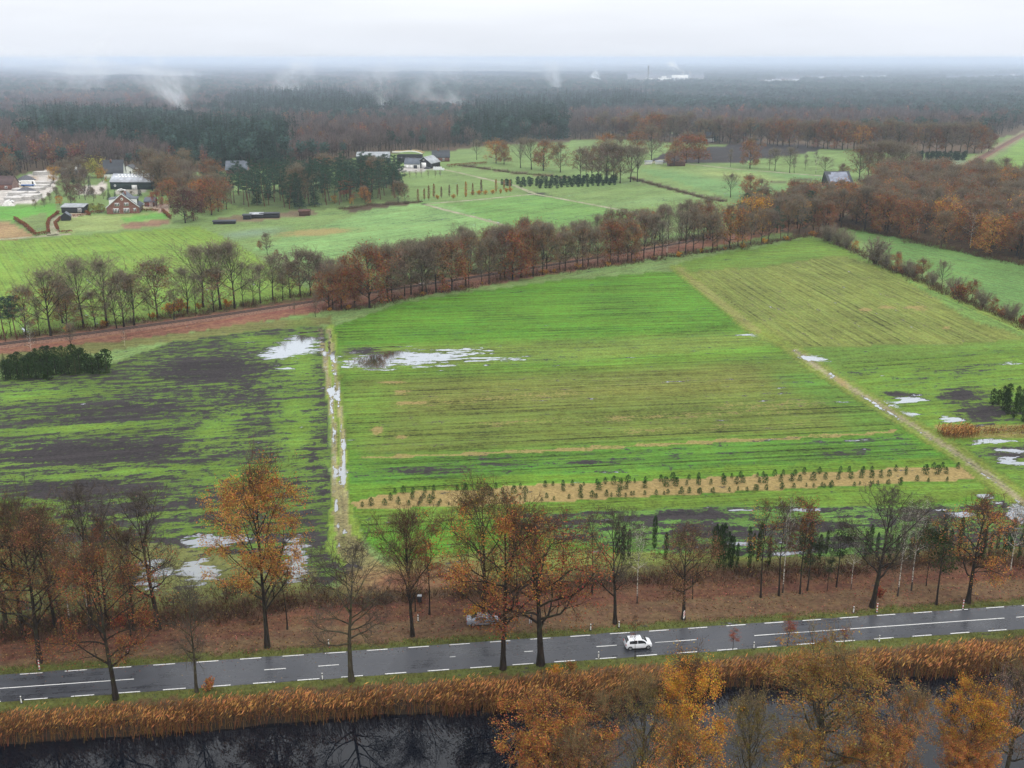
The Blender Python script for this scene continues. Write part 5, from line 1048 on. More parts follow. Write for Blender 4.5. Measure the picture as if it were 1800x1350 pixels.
gn = bpy.data.node_groups.new('forest_nodes', 'GeometryNodeTree')
gn.interface.new_socket('Geometry', in_out='INPUT', socket_type='NodeSocketGeometry'); gn.interface.new_socket('Geometry', in_out='OUTPUT', socket_type='NodeSocketGeometry')
gi, go_ = N(gn, 'NodeGroupInput'), N(gn, 'NodeGroupOutput'); ip = N(gn, 'GeometryNodeInstanceOnPoints'); ci = N(gn, 'GeometryNodeCollectionInfo')
ci.inputs['Collection'].default_value = src; ci.inputs['Separate Children'].default_value = True; ci.inputs['Reset Children'].default_value = True
ip.inputs['Pick Instance'].default_value = True
def na(n, ty): x = N(gn, 'GeometryNodeInputNamedAttribute', data_type=ty); x.inputs[0].default_value = n; return x.outputs[0]
cx = N(gn, 'ShaderNodeCombineXYZ'); L(gn, na('rot', 'FLOAT'), cx.inputs[2])
L(gn, gi.outputs[0], ip.inputs['Points']); L(gn, ci.outputs[0], ip.inputs['Instance']); L(gn, na('idx', 'INT'), ip.inputs['Instance Index']); L(gn, na('scl', 'FLOAT_VECTOR'), ip.inputs['Scale']); L(gn, cx.outputs[0], ip.inputs['Rotation']); L(gn, ip.outputs[0], go_.inputs[0])
md = fo.modifiers.new('trees', 'NODES'); md.node_group = gn
print('FOREST', len(PT))
# ------------------------------------------------------------------ vehicles
def paintmat(name):
    m, t, o = newmat(name); oi = N(t, 'ShaderNodeObjectInfo'); b = bsdf(t, o, oi.outputs['Color'], .3, .5); b.inputs['Coat Weight'].default_value = .4; return m
M['carpaint'] = paintmat('car_paint'); M['glass'] = simple('dark_glass', (.012, .014, .018), .08, .6, .1); M['tyre'] = simple('tyre_rubber', (.018, .018, .019), .85, .2, .2, 20)
M['rim'] = simple('wheel_rim', (.35, .36, .38), .35, .5, .1, 20, .7); M['lampred'] = simple('red_lamp', (.45, .02, .015), .25, .5, .1, 20); M['lampwhite'] = simple('clear_lamp', (.7, .72, .75), .15, .6, .1, 20); M['trim'] = simple('black_trim', (.02, .02, .022), .5, .4, .2, 20)
def carbody(sedan=False):
    """stations along the car: x, sill height, belt height, roof height, belt half width, roof half width"""
    if sedan: st = [(-2.2, .42, .78, .80, .74, .70), (-2.12, .28, .92, .95, .80, .74), (-1.6, .24, .96, 1.0, .84, .74), (-1.15, .22, .97, 1.30, .86, .64), (-.6, .22, .97, 1.43, .86, .60), (.2, .22, .96, 1.44, .86, .60), (.55, .22, .95, 1.32, .86, .62), (1.1, .22, .93, .97, .85, .72), (1.8, .26, .82, .86, .80, .66), (2.1, .3, .66, .68, .74, .62), (2.2, .4, .52, .54, .66, .6)]
    else: st = [(-1.80, .42, .70, .74, .68, .64), (-1.74, .28, .90, .98, .76, .68), (-1.52, .22, .96, 1.34, .80, .62), (-1.2, .20, .95, 1.42, .82, .60), (-.4, .20, .93, 1.46, .82, .60), (.25, .20, .92, 1.44, .82, .60), (.6, .20, .94, 1.38, .82, .61), (1.15, .20, .92, .97, .81, .70), (1.55, .24, .84, .90, .77, .64), (1.74, .3, .66, .72, .70, .6), (1.80, .4, .52, .54, .62, .58)]
    return st
def ring(s): x, a, b, c, w1, w2 = s; wb = w1 * .95; return [(x, -wb, a), (x, -w1, (a + b) / 2), (x, -w1 * .985, b), (x, -w2, c), (x, 0, c + .03), (x, w2, c), (x, w1 * .985, b), (x, w1, (a + b) / 2), (x, wb, a)]
def make_car(name, label, colr, px, py, ang, sedan=False, s=1.0):
    x, y = P(px, py); o = empty(name, label, 'car', (x, y, .02), ang); o.scale = (s, s, s); st = carbody(sedan)
    mb = MB(); R_s = [ring(q) for q in st]; n = 9; V = [p for r in R_s for p in r]
    F = [(i * n + j, i * n + (j + 1) % n, (i + 1) * n + (j + 1) % n, (i + 1) * n + j) for i in range(len(st) - 1) for j in range(n)]
    mb.add(V, F); mb.poly(R_s[0][::-1]); mb.poly(R_s[-1]); b = mb.build('body', M['carpaint'], o); b.color = (*colr, 1)
    for p in b.data.polygons: p.use_smooth = True
    md = b.modifiers.new('bevel', 'BEVEL'); md.width = .04; md.segments = 2; md.limit_method = 'ANGLE'
    def st_at(xx): return [np.interp(xx, [q[0] for q in st], [q[k] for q in st]) for k in range(1, 6)]
    x0, x1 = (-1.0, .5) if sedan else (-1.3, .55)
    for sgn in (-1, 1):
        for a, c in ((x0, -.25), (-.18, x1 + .35)):
            mb = MB(); lo, hi = [], []
            for f in np.linspace(0, 1, 5):
                xx = a + (c - a) * f; A_, B_, Cc, w1, w2 = st_at(xx); lo.append((xx, sgn * (w1 * .985 - .02 + .035), B_ + .03)); tz = max(B_ + .05, Cc - .10); k = (tz - B_) / max(.05, Cc - B_); hi.append((xx, sgn * (w1 * .985 * (1 - k) + w2 * k + .02), tz))
            mb.add(lo + hi, [(i, i + 1, 6 + i, 5 + i) for i in range(4)]); mb.build('side_window', M['glass'], o)
    def screen(nm, xa, xb):
        A1, A2 = st_at(xa), st_at(xb); d = .03 if xb > xa else -.03
        mb = MB(); V = []; kx = [q for q in sorted([xa, xb] + [s_[0] for s_ in st if min(xa, xb) < s_[0] < max(xa, xb)])]
        for xx in kx:
            q = st_at(xx); V += [(xx + d, -q[4] * .93, q[2] + .02), (xx + d, 0, q[2] + .05), (xx + d, q[4] * .93, q[2] + .02)]
        mb.add(V, [(3 * i + j, 3 * i + 3 + j, 3 * i + 4 + j, 3 * i + 1 + j) for i in range(len(kx) - 1) for j in range(2)]); mb.build(nm, M['glass'], o)
    if sedan: screen('windscreen', .30, 1.05); screen('rear_window', -.68, -1.5)
    else: screen('windscreen', .36, 1.1); screen('rear_window', -1.34, -1.70)
    L2 = 2.2 if sedan else 1.8; wx = 1.32 if sedan else 1.22
    for sx in (-1, 1):
        for sy in (-1, 1):
            a = np.arange(16) * PI / 8; mb = MB(); mb.prism([(wx * sx + .31 * math.cos(t), .31 + .31 * math.sin(t)) for t in a], 'y', sy * .62, sy * .845); wh = mb.build('wheel', M['tyre'], o)
            mb = MB(); mb.prism([(wx * sx + .19 * math.cos(t), .31 + .19 * math.sin(t)) for t in a], 'y', sy * .84, sy * .86); mb.build('rim', M['rim'], wh)
    for sy in (-1, 1):
        mb = MB(); mb.box(-L2 - .01, -L2 + .22, sy * .52 - .10, sy * .52 + .22 * sy, .70, .92); mb.build('tail_lamp', M['lampred'], o)
        mb = MB(); mb.box(L2 - .30, L2 - .04, sy * .5 - .08, sy * .5 + .14, .56, .70); mb.build('headlamp', M['lampwhite'], o)
        mb = MB(); mb.box(.72, .86, sy * .82 - .04, sy * .95, .93, 1.05); mb.build('wing_mirror', M['trim'], o)
    mb = MB(); mb.box(-1.0, 1.0, -.84, -.80, .22, .29); mb.box(-1.0, 1.0, .80, .84, .22, .29); mb.build('sill_trim', M['trim'], o)
    return o
RA = math.atan2(rd[1], rd[0])
make_car('car', 'white three door hatchback driving along the wet road', (.74, .76, .80), 1121, 1137, RA)
make_car('car', 'silver grey saloon parked on the leaf covered verge behind the trees', (.22, .24, .29), 848, 1096, RA - .05, True)
YARD = [('white car parked on the pale farmyard, nearest to the garden', 17, 356, (.8, .8, .8), .2), ('white car parked on the pale farmyard, second behind the nearest one', 19, 350, (.75, .77, .8), .2), ('white car parked on the pale farmyard, third in the short line', 20, 345, (.82, .82, .82), .2), ('dark blue car parked on the pale farmyard behind the white cars', 25, 341, (.05, .08, .16), .1),
        ('silver car parked beside the small shed near the brick farmhouse', 250, 361, (.6, .62, .62), .3), ('dark car parked before the black barn of the middle farm', 751, 297, (.03, .035, .05), .1), ('white car parked below the long pale roofed barn', 214, 336, (.8, .8, .78), 0), ('white car beside the solar roof house', 1436, 328, (.8, .82, .84), .3)]
for lab, px, py, c, a in YARD: make_car('car', lab, c, px, py, a, True, 1.05)['group'] = 'cars parked at the farms'

# ------------------------------------------------------------------ person
def person(px, py, label):
    x, y = P(px, py); J = [(0, 0, .98), (0, 0, 1.18), (0, 0, 1.42), (0, -.01, 1.53), (0, -.02, 1.63), (0, -.02, 1.73), (-.11, 0, .90), (-.12, -.02, .50), (-.13, .02, .08), (-.13, -.12, .04), (.11, 0, .90), (.13, -.04, .50), (.15, .02, .08), (.15, -.12, .04),
                           (-.19, 0, 1.42), (-.25, .02, 1.14), (-.20, -.14, .98), (.19, 0, 1.42), (.26, .02, 1.14), (.20, -.16, 1.0)]
    E_ = [(0, 1), (1, 2), (2, 3), (3, 4), (4, 5), (0, 6), (6, 7), (7, 8), (8, 9), (0, 10), (10, 11), (11, 12), (12, 13), (2, 14), (14, 15), (15, 16), (2, 17), (17, 18), (18, 19)]
    Rr = [.16, .15, .16, .06, .095, .075, .095, .07, .05, .04, .095, .07, .05, .04, .075, .055, .04, .075, .055, .04]
    me = bpy.data.meshes.new('person'); me.from_pydata(J, E_, []); o = link('person', me); o.location = (x, y, 0); o.rotation_euler = (0, 0, .5); tag(o, label, 'person')
    md = o.modifiers.new('skin', 'SKIN')
    for v, r in zip(me.skin_vertices[0].data, Rr): v.radius = (r, r * .8); 
    me.skin_vertices[0].data[0].use_root = True
    s = o.modifiers.new('sub', 'SUBSURF'); s.levels = 1; s.render_levels = 2
    m, t, out_ = newmat('clothing'); sz = N(t, 'ShaderNodeSeparateXYZ'); L(t, N(t, 'ShaderNodeTexCoord').outputs['Object'], sz.inputs[0])
    c = mixc(t, smooth(t, sz.outputs[2], .93, .95), (.42, .45, .50), (.035, .04, .05)); c = mixc(t, smooth(t, sz.outputs[2], 1.5, 1.52), c, (.42, .26, .19)); c = mixc(t, smooth(t, sz.outputs[2], .1, .11), (.03, .03, .03), c)
    bsdf(t, out_, c, .85, .2); me.materials.append(m)
    mb = MB(); g_ = np.random.default_rng(1); a = g_.normal(size=(260, 3)); a /= np.linalg.norm(a, axis=1, keepdims=True); a = a[(a[:, 2] > -.1) | (a[:, 1] > .2)]; mb.leaves(a * np.array([.088, .095, .105]) + np.array([0, -.005, 1.69]), .06, g_, 0, .5, .8); mb.build('hair', simple('hair', (.03, .02, .014), .7, .3), o)
person(932, 1097, 'person in a dark jacket and pale jeans standing on the leaf covered verge')

# ------------------------------------------------------------------ roadside posts and the marker board
M['postwhite'] = simple('white_post', (.72, .72, .70), .5, .4, .15, 8); M['postred'] = simple('red_paint', (.42, .03, .025), .5, .4, .15, 8); M['steel'] = simple('grey_steel', (.22, .23, .24), .5, .5, .1, 8, .5); M['foot'] = simple('rubber_foot', (.03, .03, .03), .8, .2)
def post(px, py, label, h=1.05, red=False, group=None):
    x, y = P(px, py); o = empty('marker_post' if red else 'reflector_post', label, 'post', (x, y, 0), rng.uniform(-.2, .2), group)
    mb = MB(); mb.prism([(-.07, -.05), (.07, -.05), (.05, .05), (-.05, .05)], 'z', 0, h); mb.build('shaft', M['postwhite'], o)
    mb = MB()
    if red:
        for z in (.18, .5, .82): mb.box(-.085, .085, -.065, .06, z * h, z * h + .17)
        mb.build('red_band', M['postred'], o)
    else: mb.box(-.075, .075, -.06, .055, h * .72, h * .86); mb.build('reflector', M['trim'], o)
    mb = MB(); mb.box(-.16, .16, -.14, .14, 0, .08); mb.build('foot', M['foot'], o)
for px, py, lab in ((70, 1178, 'red and white marker post at the foot of the dark brown tree'), (225, 1148, 'small red and white marker post in the leaf litter left of the drooping tree'), (1541, 1077, 'red and white striped marker post by the great bare oak'), (1692, 1071, 'tall red and white marker post by the orange oak')): post(px, py, lab, 1.5 if px != 225 else 1.0, True, 'red and white marker posts')
for px, py, lab in ((735, 1092, 'white post on the litter behind the vase shaped tree'), (1500, 1077, 'white post on the verge left of the great bare oak'), (1038, 1108, 'white post on the far verge left of the white car'), (1088, 1103, 'white post at the foot of the bare dark tree'), (38, 1236, 'white reflector post at the left end of the near verge'), (567, 1195, 'white reflector post near the mossy tree on the near verge'), (1052, 1157, 'white reflector post on the near verge below the white car'), (1325, 1140, 'white reflector post on the near verge between the saplings'), (1545, 1128, 'white reflector post on the near verge right of the last sapling'), (578, 1136, 'yellowish reflector post on the far verge above the mossy tree')): post(px, py, lab, 1.0, False, 'white reflector posts')
x, y = P(1202, 1092); o = empty('marker_board', 'rounded red and white marker board at the foot of the brown oak', 'sign', (x, y, 0), .95)
mb = MB(); mb.tube([(0, .05, 0), (0, .05, 1.6)], [.03, .03], 8); mb.build('pole', M['steel'], o)
bo = [(.27 * math.cos(t), 1.05 + (.36 if math.sin(t) > 0 else -.36) + .27 * math.sin(t)) for t in np.arange(24) * PI / 12 + .01]; mb = MB(); mb.prism(bo, 'y', -.012, .012); bd = mb.build('board', M['postwhite'], o)
mb = MB()
for z in (.75, 1.15): mb.add([(-.25, -.016, z), (.25, -.016, z + .22), (.25, -.016, z + .42), (-.25, -.016, z + .20)], [(0, 1, 2, 3)])
mb.build('red_stripe', M['postred'], bd)
x, y = P(738, 1064); o = empty('litter_bin', 'dark litter bin on a post behind the vase shaped tree', 'bin', (x, y, 0)); mb = MB(); mb.tube([(0, 0, 0), (0, 0, .7)], [.05, .05], 6); mb.build('post', M['trim'], o); mb = MB(); mb.prism([(-.3, -.25), (.3, -.25), (.25, .25), (-.25, .25)], 'z', .6, 1.5); mb.build('drum', M['trim'], o); mb = MB(); mb.prism([(-.34, -.29), (.34, -.29), (.29, .29), (-.29, .29)], 'z', 1.5, 1.6); mb.build('lid', M['steel'], o)

# ------------------------------------------------------------------ buildings
def brick(name, col, mort=(.3, .28, .26), sc=1.0):
    m, t, o = newmat(name); co = N(t, 'ShaderNodeTexCoord').outputs['Object']; b = N(t, 'ShaderNodeTexBrick'); b.inputs['Scale'].default_value = 4 * sc; b.inputs['Color1'].default_value = (*col, 1); b.inputs['Color2'].default_value = (*[c * .75 for c in col], 1); b.inputs['Mortar'].default_value = (*mort, 1); b.inputs['Mortar Size'].default_value = .012
    mp_ = N(t, 'ShaderNodeMapping'); mp_.inputs['Rotation'].default_value = (PI / 2, 0, 0); L(t, co, mp_.inputs[0]); L(t, mp_.outputs[0], b.inputs['Vector'])
    bsdf(t, o, mixc(t, smooth(t, noise(t, co, .6, 4), .3, .7, 0, .5), b.outputs[0], tuple(c * .6 for c in col)), .9, .15); return m
def ridged(name, col, sc=3.0, rough=.7, axis=0, metal=0.0):
    m, t, o = newmat(name); co = N(t, 'ShaderNodeTexCoord').outputs['Object']; wv = N(t, 'ShaderNodeTexWave', bands_direction='XYZ'[axis]); wv.inputs['Scale'].default_value = sc; wv.inputs['Distortion'].default_value = .2; L(t, co, wv.inputs['Vector'])
    f = math_n(t, 'MULTIPLY', smooth(t, wv.outputs['Fac'], 0, 1, .85, 1.08), smooth(t, noise(t, co, .35, 5), .3, .7, .75, 1.2)); v = N(t, 'ShaderNodeVectorMath', operation='SCALE'); v.inputs[0].default_value = col; L(t, f, v.inputs['Scale'])
    bsdf(t, o, v.outputs[0], rough, .3); return m
M['brick'] = brick('red_brick', (.20, .075, .055)); M['slate'] = ridged('slate_tiles', (.085, .10, .125), 5, .6, 2); M['blackwood'] = ridged('black_boards', (.022, .024, .028), 4, .8); M['greenwood'] = ridged('dark_green_boards', (.02, .035, .034), 3, .8); M['whitewall'] = simple('white_plaster', (.72, .72, .70), .8, .2, .1, .8)
M['paleroof'] = ridged('pale_corrugated', (.36, .38, .42), 6, .6); M['skylight'] = simple('skylight', (.8, .82, .80), .3, .4, .05); M['frame'] = simple('white_frame', (.75, .75, .74), .5, .3, .05); M['darktile'] = ridged('dark_tiles', (.035, .04, .05), 5, .6, 2); M['redtile'] = ridged('brown_tiles', (.075, .045, .045), 5, .8, 2); M['brownwood'] = ridged('brown_boards', (.09, .045, .035), 4, .85); M['greyroof'] = ridged('grey_sheets', (.30, .32, .34), 6, .7)
M['sedum'] = simple('grass_roof', (.22, .17, .08), .95, .1, .4, .8); M['solar'] = ridged('solar_panels', (.20, .22, .28), 5, .25, 0)
def building(name, label, px, pb, W, D, eave, ridge, rot=0.0, axis='x', wall='brick', roof='slate', windows=(), doors=(), chimney=None, sky=(), over=.4, cat='building', group=None, off=0.0, dormers=(), circle=None):
    """front wall's middle stands at (px, pb); local x along the front, y away from it; ridge along `axis`"""
    x, y = P(px, pb); o = empty(name, label, cat, (x, y, 0), rot, group); h = W / 2
    mb = MB()
    if axis == 'y': prof = [(-h, -.2), (h, -.2), (h, eave), (off, ridge - .06), (-h, eave)]; mb.prism(prof, 'y', 0, D)
    else: prof = [(0, -.2), (D, -.2), (D, eave), (D / 2 + off, ridge - .06), (0, eave)]; mb.prism(prof, 'x', -h, h)
    mb.build('wall', M[wall], o); rf = MB(); t_ = .22
    span = (-h, off, h) if axis == 'y' else (0, D / 2 + off, D)
    for a, b in ((span[0], span[1]), (span[2], span[1])):
        sl = (ridge - eave) / (b - a); e0 = a - math.copysign(over, b - a); ze = eave + sl * (e0 - a)
        q = [(e0, ze), (b, ridge), (b, ridge + t_), (e0, ze + t_)]
        if a > b: q = q[::-1]
        if axis == 'y': rf.prism(q, 'y', -over, D + over)
        else: rf.prism(q, 'x', -h - over, h + over)
    ro = rf.build('roof', M[roof], o)
    def zroof(u): s0 = span[1]; return ridge - (ridge - eave) * abs(u - s0) / abs((span[0] if u < s0 else span[2]) - s0)
    for wx, wz, ww, wh in windows:
        mb = MB(); mb.box(wx - ww / 2, wx + ww / 2, -.08, .02, wz, wz + wh); w_ = mb.build('window', M['frame'], o)
        mb = MB(); n_ = max(1, round(ww / .75)); g_ = ww / n_
        for k in range(n_): mb.box(wx - ww / 2 + k * g_ + .12, wx - ww / 2 + (k + 1) * g_ - .12, -.11, -.06, wz + .14, wz + wh - .14)
        mb.build('pane', M['glass'], w_)
    for dx, dw, dh, mt in doors: mb = MB(); mb.box(dx - dw / 2, dx + dw / 2, -.07, .02, 0, dh); mb.build('door', M[mt], o)
    for sx_, u, sw, sl_ in sky:          # roof lights on the front slope (axis x)
        z0, z1 = zroof(u) + t_ + .04, zroof(u + sl_) + t_ + .04; mb = MB(); mb.add([(sx_ - sw / 2, u, z0), (sx_ + sw / 2, u, z0), (sx_ + sw / 2, u + sl_, z1), (sx_ - sw / 2, u + sl_, z1)], [(0, 1, 2, 3)]); mb.build('skylight', M['skylight'], ro)
    if chimney: cx_, cy_, cz_ = chimney; mb = MB(); mb.box(cx_ - .5, cx_ + .5, cy_ - .5, cy_ + .5, cz_ - 2.2, cz_); mb.build('chimney', M['brick'], ro)
    for s_, y0, y1 in dormers:           # flat dormers on the side slopes (axis y)
        mb = MB(); a = h * .86; zb = zroof(s_ * a) + .1; zt = zroof(s_ * h * .42) + .35; mb.prism([(s_ * a, zb), (s_ * a, zt - .35), (s_ * h * .36, zt + .1), (s_ * h * .36, zb + .4)][::int(s_)], 'y', y0, y1); d_ = mb.build('dormer', M['frame'], ro)
        mb = MB(); mb.box(s_ * (a + .04) - .02, s_ * (a + .04) + .02, y0 + .4, y1 - .4, zb + .2, zt - .5); mb.build('pane', M['glass'], d_)
        mb = MB(); mb.prism([(s_ * (a + .4), zt - .42), (s_ * (a + .4), zt - .2), (s_ * h * .30, zt + .32), (s_ * h * .30, zt + .1)][::int(s_)], 'y', y0 - .3, y1 + .3); mb.build('dormer_roof', M['slate'], d_)
    if circle: cx_, cz_, r_ = circle; mb = MB(); mb.prism([(cx_ + r_ * math.cos(t), cz_ + r_ * math.sin(t)) for t in np.arange(16) * PI / 8], 'y', -.1, .0); w_ = mb.build('round_window', M['frame'], o); mb = MB(); mb.prism([(cx_ + r_ * .6 * math.cos(t), cz_ + r_ * .6 * math.sin(t)) for t in np.arange(16) * PI / 8], 'y', -.13, -.05); mb.build('pane', M['glass'], w_)
    if axis == 'y' and wall == 'brick' and ridge > 7:
        for s_ in (-1, 1): mb = MB(); z0 = eave - .1; mb.add([(s_ * (h + .3), -over - .06, z0), (off, -over - .06, ridge + .1), (off, -over - .06, ridge + .45), (s_ * (h + .3), -over - .06, z0 + .35)], [(0, 1, 2, 3)]); mb.build('barge_board', M['frame'], o)
    return o
building('farmhouse', 'red brick farmhouse with a slate roof, dormers and white windows', 217, 375.5, 15.5, 15, 3.0, 9.6, .22, 'y', windows=[(-2.6, 3.8, 2.2, 1.6), (1.9, 3.8, 2.2, 1.6), (-3.3, .4, 2.8, 2.3), (1.6, .4, 2.8, 2.3), (5.6, 1.0, 1.3, 1.6)], circle=(0, 7.2, .6), chimney=(1.0, 6, 10.4), dormers=((-1, 3, 11), (1, 3, 11)), cat='house')
building('garage', 'long black garage with a grey roof and a white door', 128, 374.5, 11.2, 6.5, 2.9, 4.0, -.03, 'x', 'blackwood', 'greyroof', windows=[(3.6, .5, 2.0, 1.9)], off=2.2, cat='garage')
building('shed', 'small black gabled shed beside the curved drive', 115.5, 388, 4.0, 4.4, 2.2, 3.8, .25, 'y', 'blackwood', 'slate', cat='shed')
building('barn', 'long dark barn with a pale roof and two rows of skylights', 231, 333, 25, 15, 4.4, 8.3, -.03, 'x', 'greenwood', 'paleroof', sky=[(-10 + 1.95 * k + (.9 if j else 0), 4.2 + 1.5 * j, 1.0, .8) for k in range(11) for j in range(2)], doors=[(2, 3.2, 2.6, 'whitewall')], circle=(-9.6, 2.2, .65), cat='barn')
building('house', 'dark roofed house with a white gable behind the pale roofed barn', 200, 314, 12, 12, 3.5, 11.2, .2, 'x', 'whitewall', 'darktile', windows=[(3.5, .8, 1.6, 1.8)], chimney=(-1.5, 5, 12), cat='house')
building('house', 'small white gabled house right of the dark roofed house', 225.5, 308, 8.8, 9, 3.6, 6.4, 0, 'y', 'whitewall', 'darktile', windows=[(-1.6, 1.0, 1.0, 1.8), (1.6, 1.0, 1.0, 1.8)], cat='house')
building('outbuilding', 'low white outbuilding beside the small white gabled house', 241, 307, 6, 8, 3.0, 5.2, 0, 'y', 'whitewall', 'darktile', cat='outbuilding')
building('house', 'dark roofed house with two bright roof lights among the trees', 125, 314, 12, 10, 3.0, 8.0, .05, 'x', 'brick', 'darktile', sky=[(-3.0, 2.4, 1.4, 1.4), (2.8, 2.4, 1.4, 1.4)], cat='house')
building('house', 'brown roofed brick house at the left edge by the yard', 2, 334, 13, 10, 3.4, 7.6, .05, 'x', 'brick', 'redtile', windows=[(3, .8, 1.6, 1.5)], cat='house')
building('shed', 'small dark shed with a white door by the orange tree', 263, 363, 5.0, 6, 2.6, 4.4, .05, 'x', 'brick', 'slate', doors=[(.8, 1.8, 2.1, 'frame')], cat='shed')
building('shed', 'black field shed with a pale roof before the pine grove', 451, 384, 6.0, 4, 2.0, 2.6, .1, 'x', 'blackwood', 'paleroof', cat='shed')
building('shed', 'long black field shed before the pine grove', 474, 383.5, 9, 4, 2.2, 2.5, .1, 'x', 'blackwood', 'darktile', cat='shed')
building('shed', 'low black shed left of the pale roofed field shed', 434, 386, 3.5, 4, 2.0, 2.4, .1, 'x', 'blackwood', 'darktile', cat='shed')
building('shed', 'brown wooden field shed alone at the meadow edge', 535, 379.5, 5.2, 4, 2.2, 2.9, .05, 'x', 'brownwood', 'brownwood', cat='shed')
building('greenhouse', 'low dark frames at the edge of the lime meadow', 394, 394, 10, 4, 1.2, 1.6, .12, 'x', 'blackwood', 'darktile', cat='greenhouse')
building('barn', 'long grey roofed barn behind the pine grove', 656, 287, 24, 14, 4, 7.6, .06, 'x', 'greenwood', 'greyroof', cat='barn')
building('barn', 'black gabled barn with white doors at the middle farm', 745, 296, 11, 16, 3.6, 7.8, -.35, 'y', 'blackwood', 'greyroof', windows=[(0, 5.2, .9, .9)], doors=[(0, 3.6, 4.0, 'frame')], cat='barn')
building('stable', 'white walled low wing in front of the grass roofed house', 724, 296, 11, 8, 3.2, 6.6, -.2, 'x', 'whitewall', 'slate', doors=[(-3.5, 1.6, 2.3, 'frame'), (-.5, 1.6, 2.3, 'frame'), (2.6, 2.6, 2.3, 'blackwood')], cat='stable')
building('house', 'dark tiled farmhouse behind the black gabled barn', 775, 284, 13, 10, 3.2, 7.8, .05, 'x', 'brick', 'darktile', windows=[(-3, .8, 1.6, 1.6), (2, .8, 1.6, 1.6)], chimney=(-2, 5, 9.2), cat='house')
so = building('house', 'house with a big solar panel roof beside the wood', 1478, 329, 15, 11, 2.2, 8.4, .10, 'x', 'blackwood', 'darktile', windows=[(-4, .5, 2, 1.5)], off=3.0, cat='house')
mb = MB(); zr = lambda u: 2.2 + (8.4 - 2.2) * u / 8.5
for i in range(6):
    for j in range(4):
        if j == 3 and i == 0: continue
        a, b = -6.2 + i * 2.05, .9 + j * 1.75; mb.add([(a, b, zr(b) + .32), (a + 1.98, b, zr(b) + .32), (a + 1.98, b + 1.68, zr(b + 1.68) + .32), (a, b + 1.68, zr(b + 1.68) + .32)], [(0, 1, 2, 3)])
mb.build('solar_panel', M['solar'], [c for c in so.children if c.name.startswith('roof')][0])
building('house', 'grey house half hidden in the far belt of oaks', 1243, 250, 12, 10, 4, 9, 0, 'x', 'whitewall', 'slate', cat='house')
building('house', 'grey roofed house behind the pine grove top', 416, 306, 14, 10, 3, 8.2, .1, 'x', 'brick', 'slate', cat='house')
building('shelter', 'brown field shelter under the twin rusty trees', 1190, 292, 12, 6, 2.6, 3.4, .06, 'x', 'brownwood', 'brownwood', cat='shelter')
for px, lab in ((1140, 'white tank beside the field shelter, left one'), (1159, 'white tank beside the field shelter, right one')): building('tank', lab, px, 289, 5, 3, 2, 2.6, 0, 'x', 'whitewall', 'paleroof', cat='tank')
# the grass roofed house
x, y = P(716, 289); o = empty('grass_roof_house', 'house with a curved grass roof edged in white at the middle farm', 'house', (x, y + 12, 0), -.1); mb = MB(); mb.box(-9, 9, 0, 9, -.1, 5.6); mb.build('wall', M['blackwood'], o)
pr = [(u, 8.8 - .05 * (u - 2) ** 2 * (.5 if u > 2 else .22) + (1.2 * max(0, (-5 - u) / 6) ** 1.5)) for u in np.linspace(-12, 10.5, 16)]; mb = MB(); mb.prism(pr + [(u, z - .35) for u, z in pr[::-1]], 'y', -1, 10); ro = mb.build('roof', M['sedum'], o)
mb = MB(); mb.prism([(u, z + .12) for u, z in pr] + [(u, z - .5) for u, z in pr[::-1]], 'y', -1.35, -1.02); mb.build('roof_edge', M['frame'], ro); mb = MB(); mb.box(.2, 1.4, 4, 5.2, 8.2, 10); mb.build('chimney', M['darktile'], ro)
for k in range(3): mb = MB(); mb.box(-7 + k * 5, -4.6 + k * 5, -.06, .02, 2, 4.4); mb.build('window', M['glass'], o)
# wrapped bales, slab stacks, heaps, vans and truck at the farms
M['wrap'] = simple('bale_wrap', (.62, .64, .66), .4, .4, .15, 2); M['slab'] = simple('concrete_slabs', (.52, .50, .48), .8, .2, .2, 1.2); M['gravel'] = simple('gravel', (.10, .10, .115), .95, .1, .4, 2.5); M['bluepaint'] = simple('blue_paint', (.03, .14, .42), .4, .4, .1, 3)
for k in range(9):
    x, y = P(763 + (k % 5) * 4, 299.5 - (k // 5) * 2.4); mb = MB(); a = np.arange(14) * 2 * PI / 14; mb.prism([(.8 * math.cos(t), .8 + .8 * math.sin(t)) for t in a], 'y', 0, 1.4); b = mb.build('bale', M['wrap']); b.location = (x, y, 0); tag(b, f"pale wrapped bale beside the black barn, {ORD(k % 5 + 1)} from the left in its {'front' if k < 5 else 'back'} row", 'bale', 'wrapped bales by the barn')
for k, (px, py, w_, d_, h_) in enumerate(((22, 354, 9, 7, 2.2), (36, 352, 11, 7, 2.0), (50, 350, 10, 7, 2.4), (28, 346, 9, 7, 2.6), (42, 344, 12, 7, 2.0), (33, 338, 8, 7, 2.0), (62, 335, 8, 6, 1.8), (72, 330, 8, 6, 1.6), (74, 324, 9, 6, 1.6), (70, 308, 9, 5, 2.4))):
    x, y = P(px, py); o = empty('slab_stack', f"stack of pale concrete slabs, {ORD(k + 1)} counted back from the garden side of the yard", 'slab stack', (x, y, 0), .05, 'slab stacks in the yard')
    n_ = 4
    for j in range(n_): mb = MB(); mb.box(-w_ / 2 + rng.normal() * .15, w_ / 2 + rng.normal() * .15, 0, d_, j * h_ / n_ + .02, (j + .8) * h_ / n_); mb.build('slab', M['slab'], o)
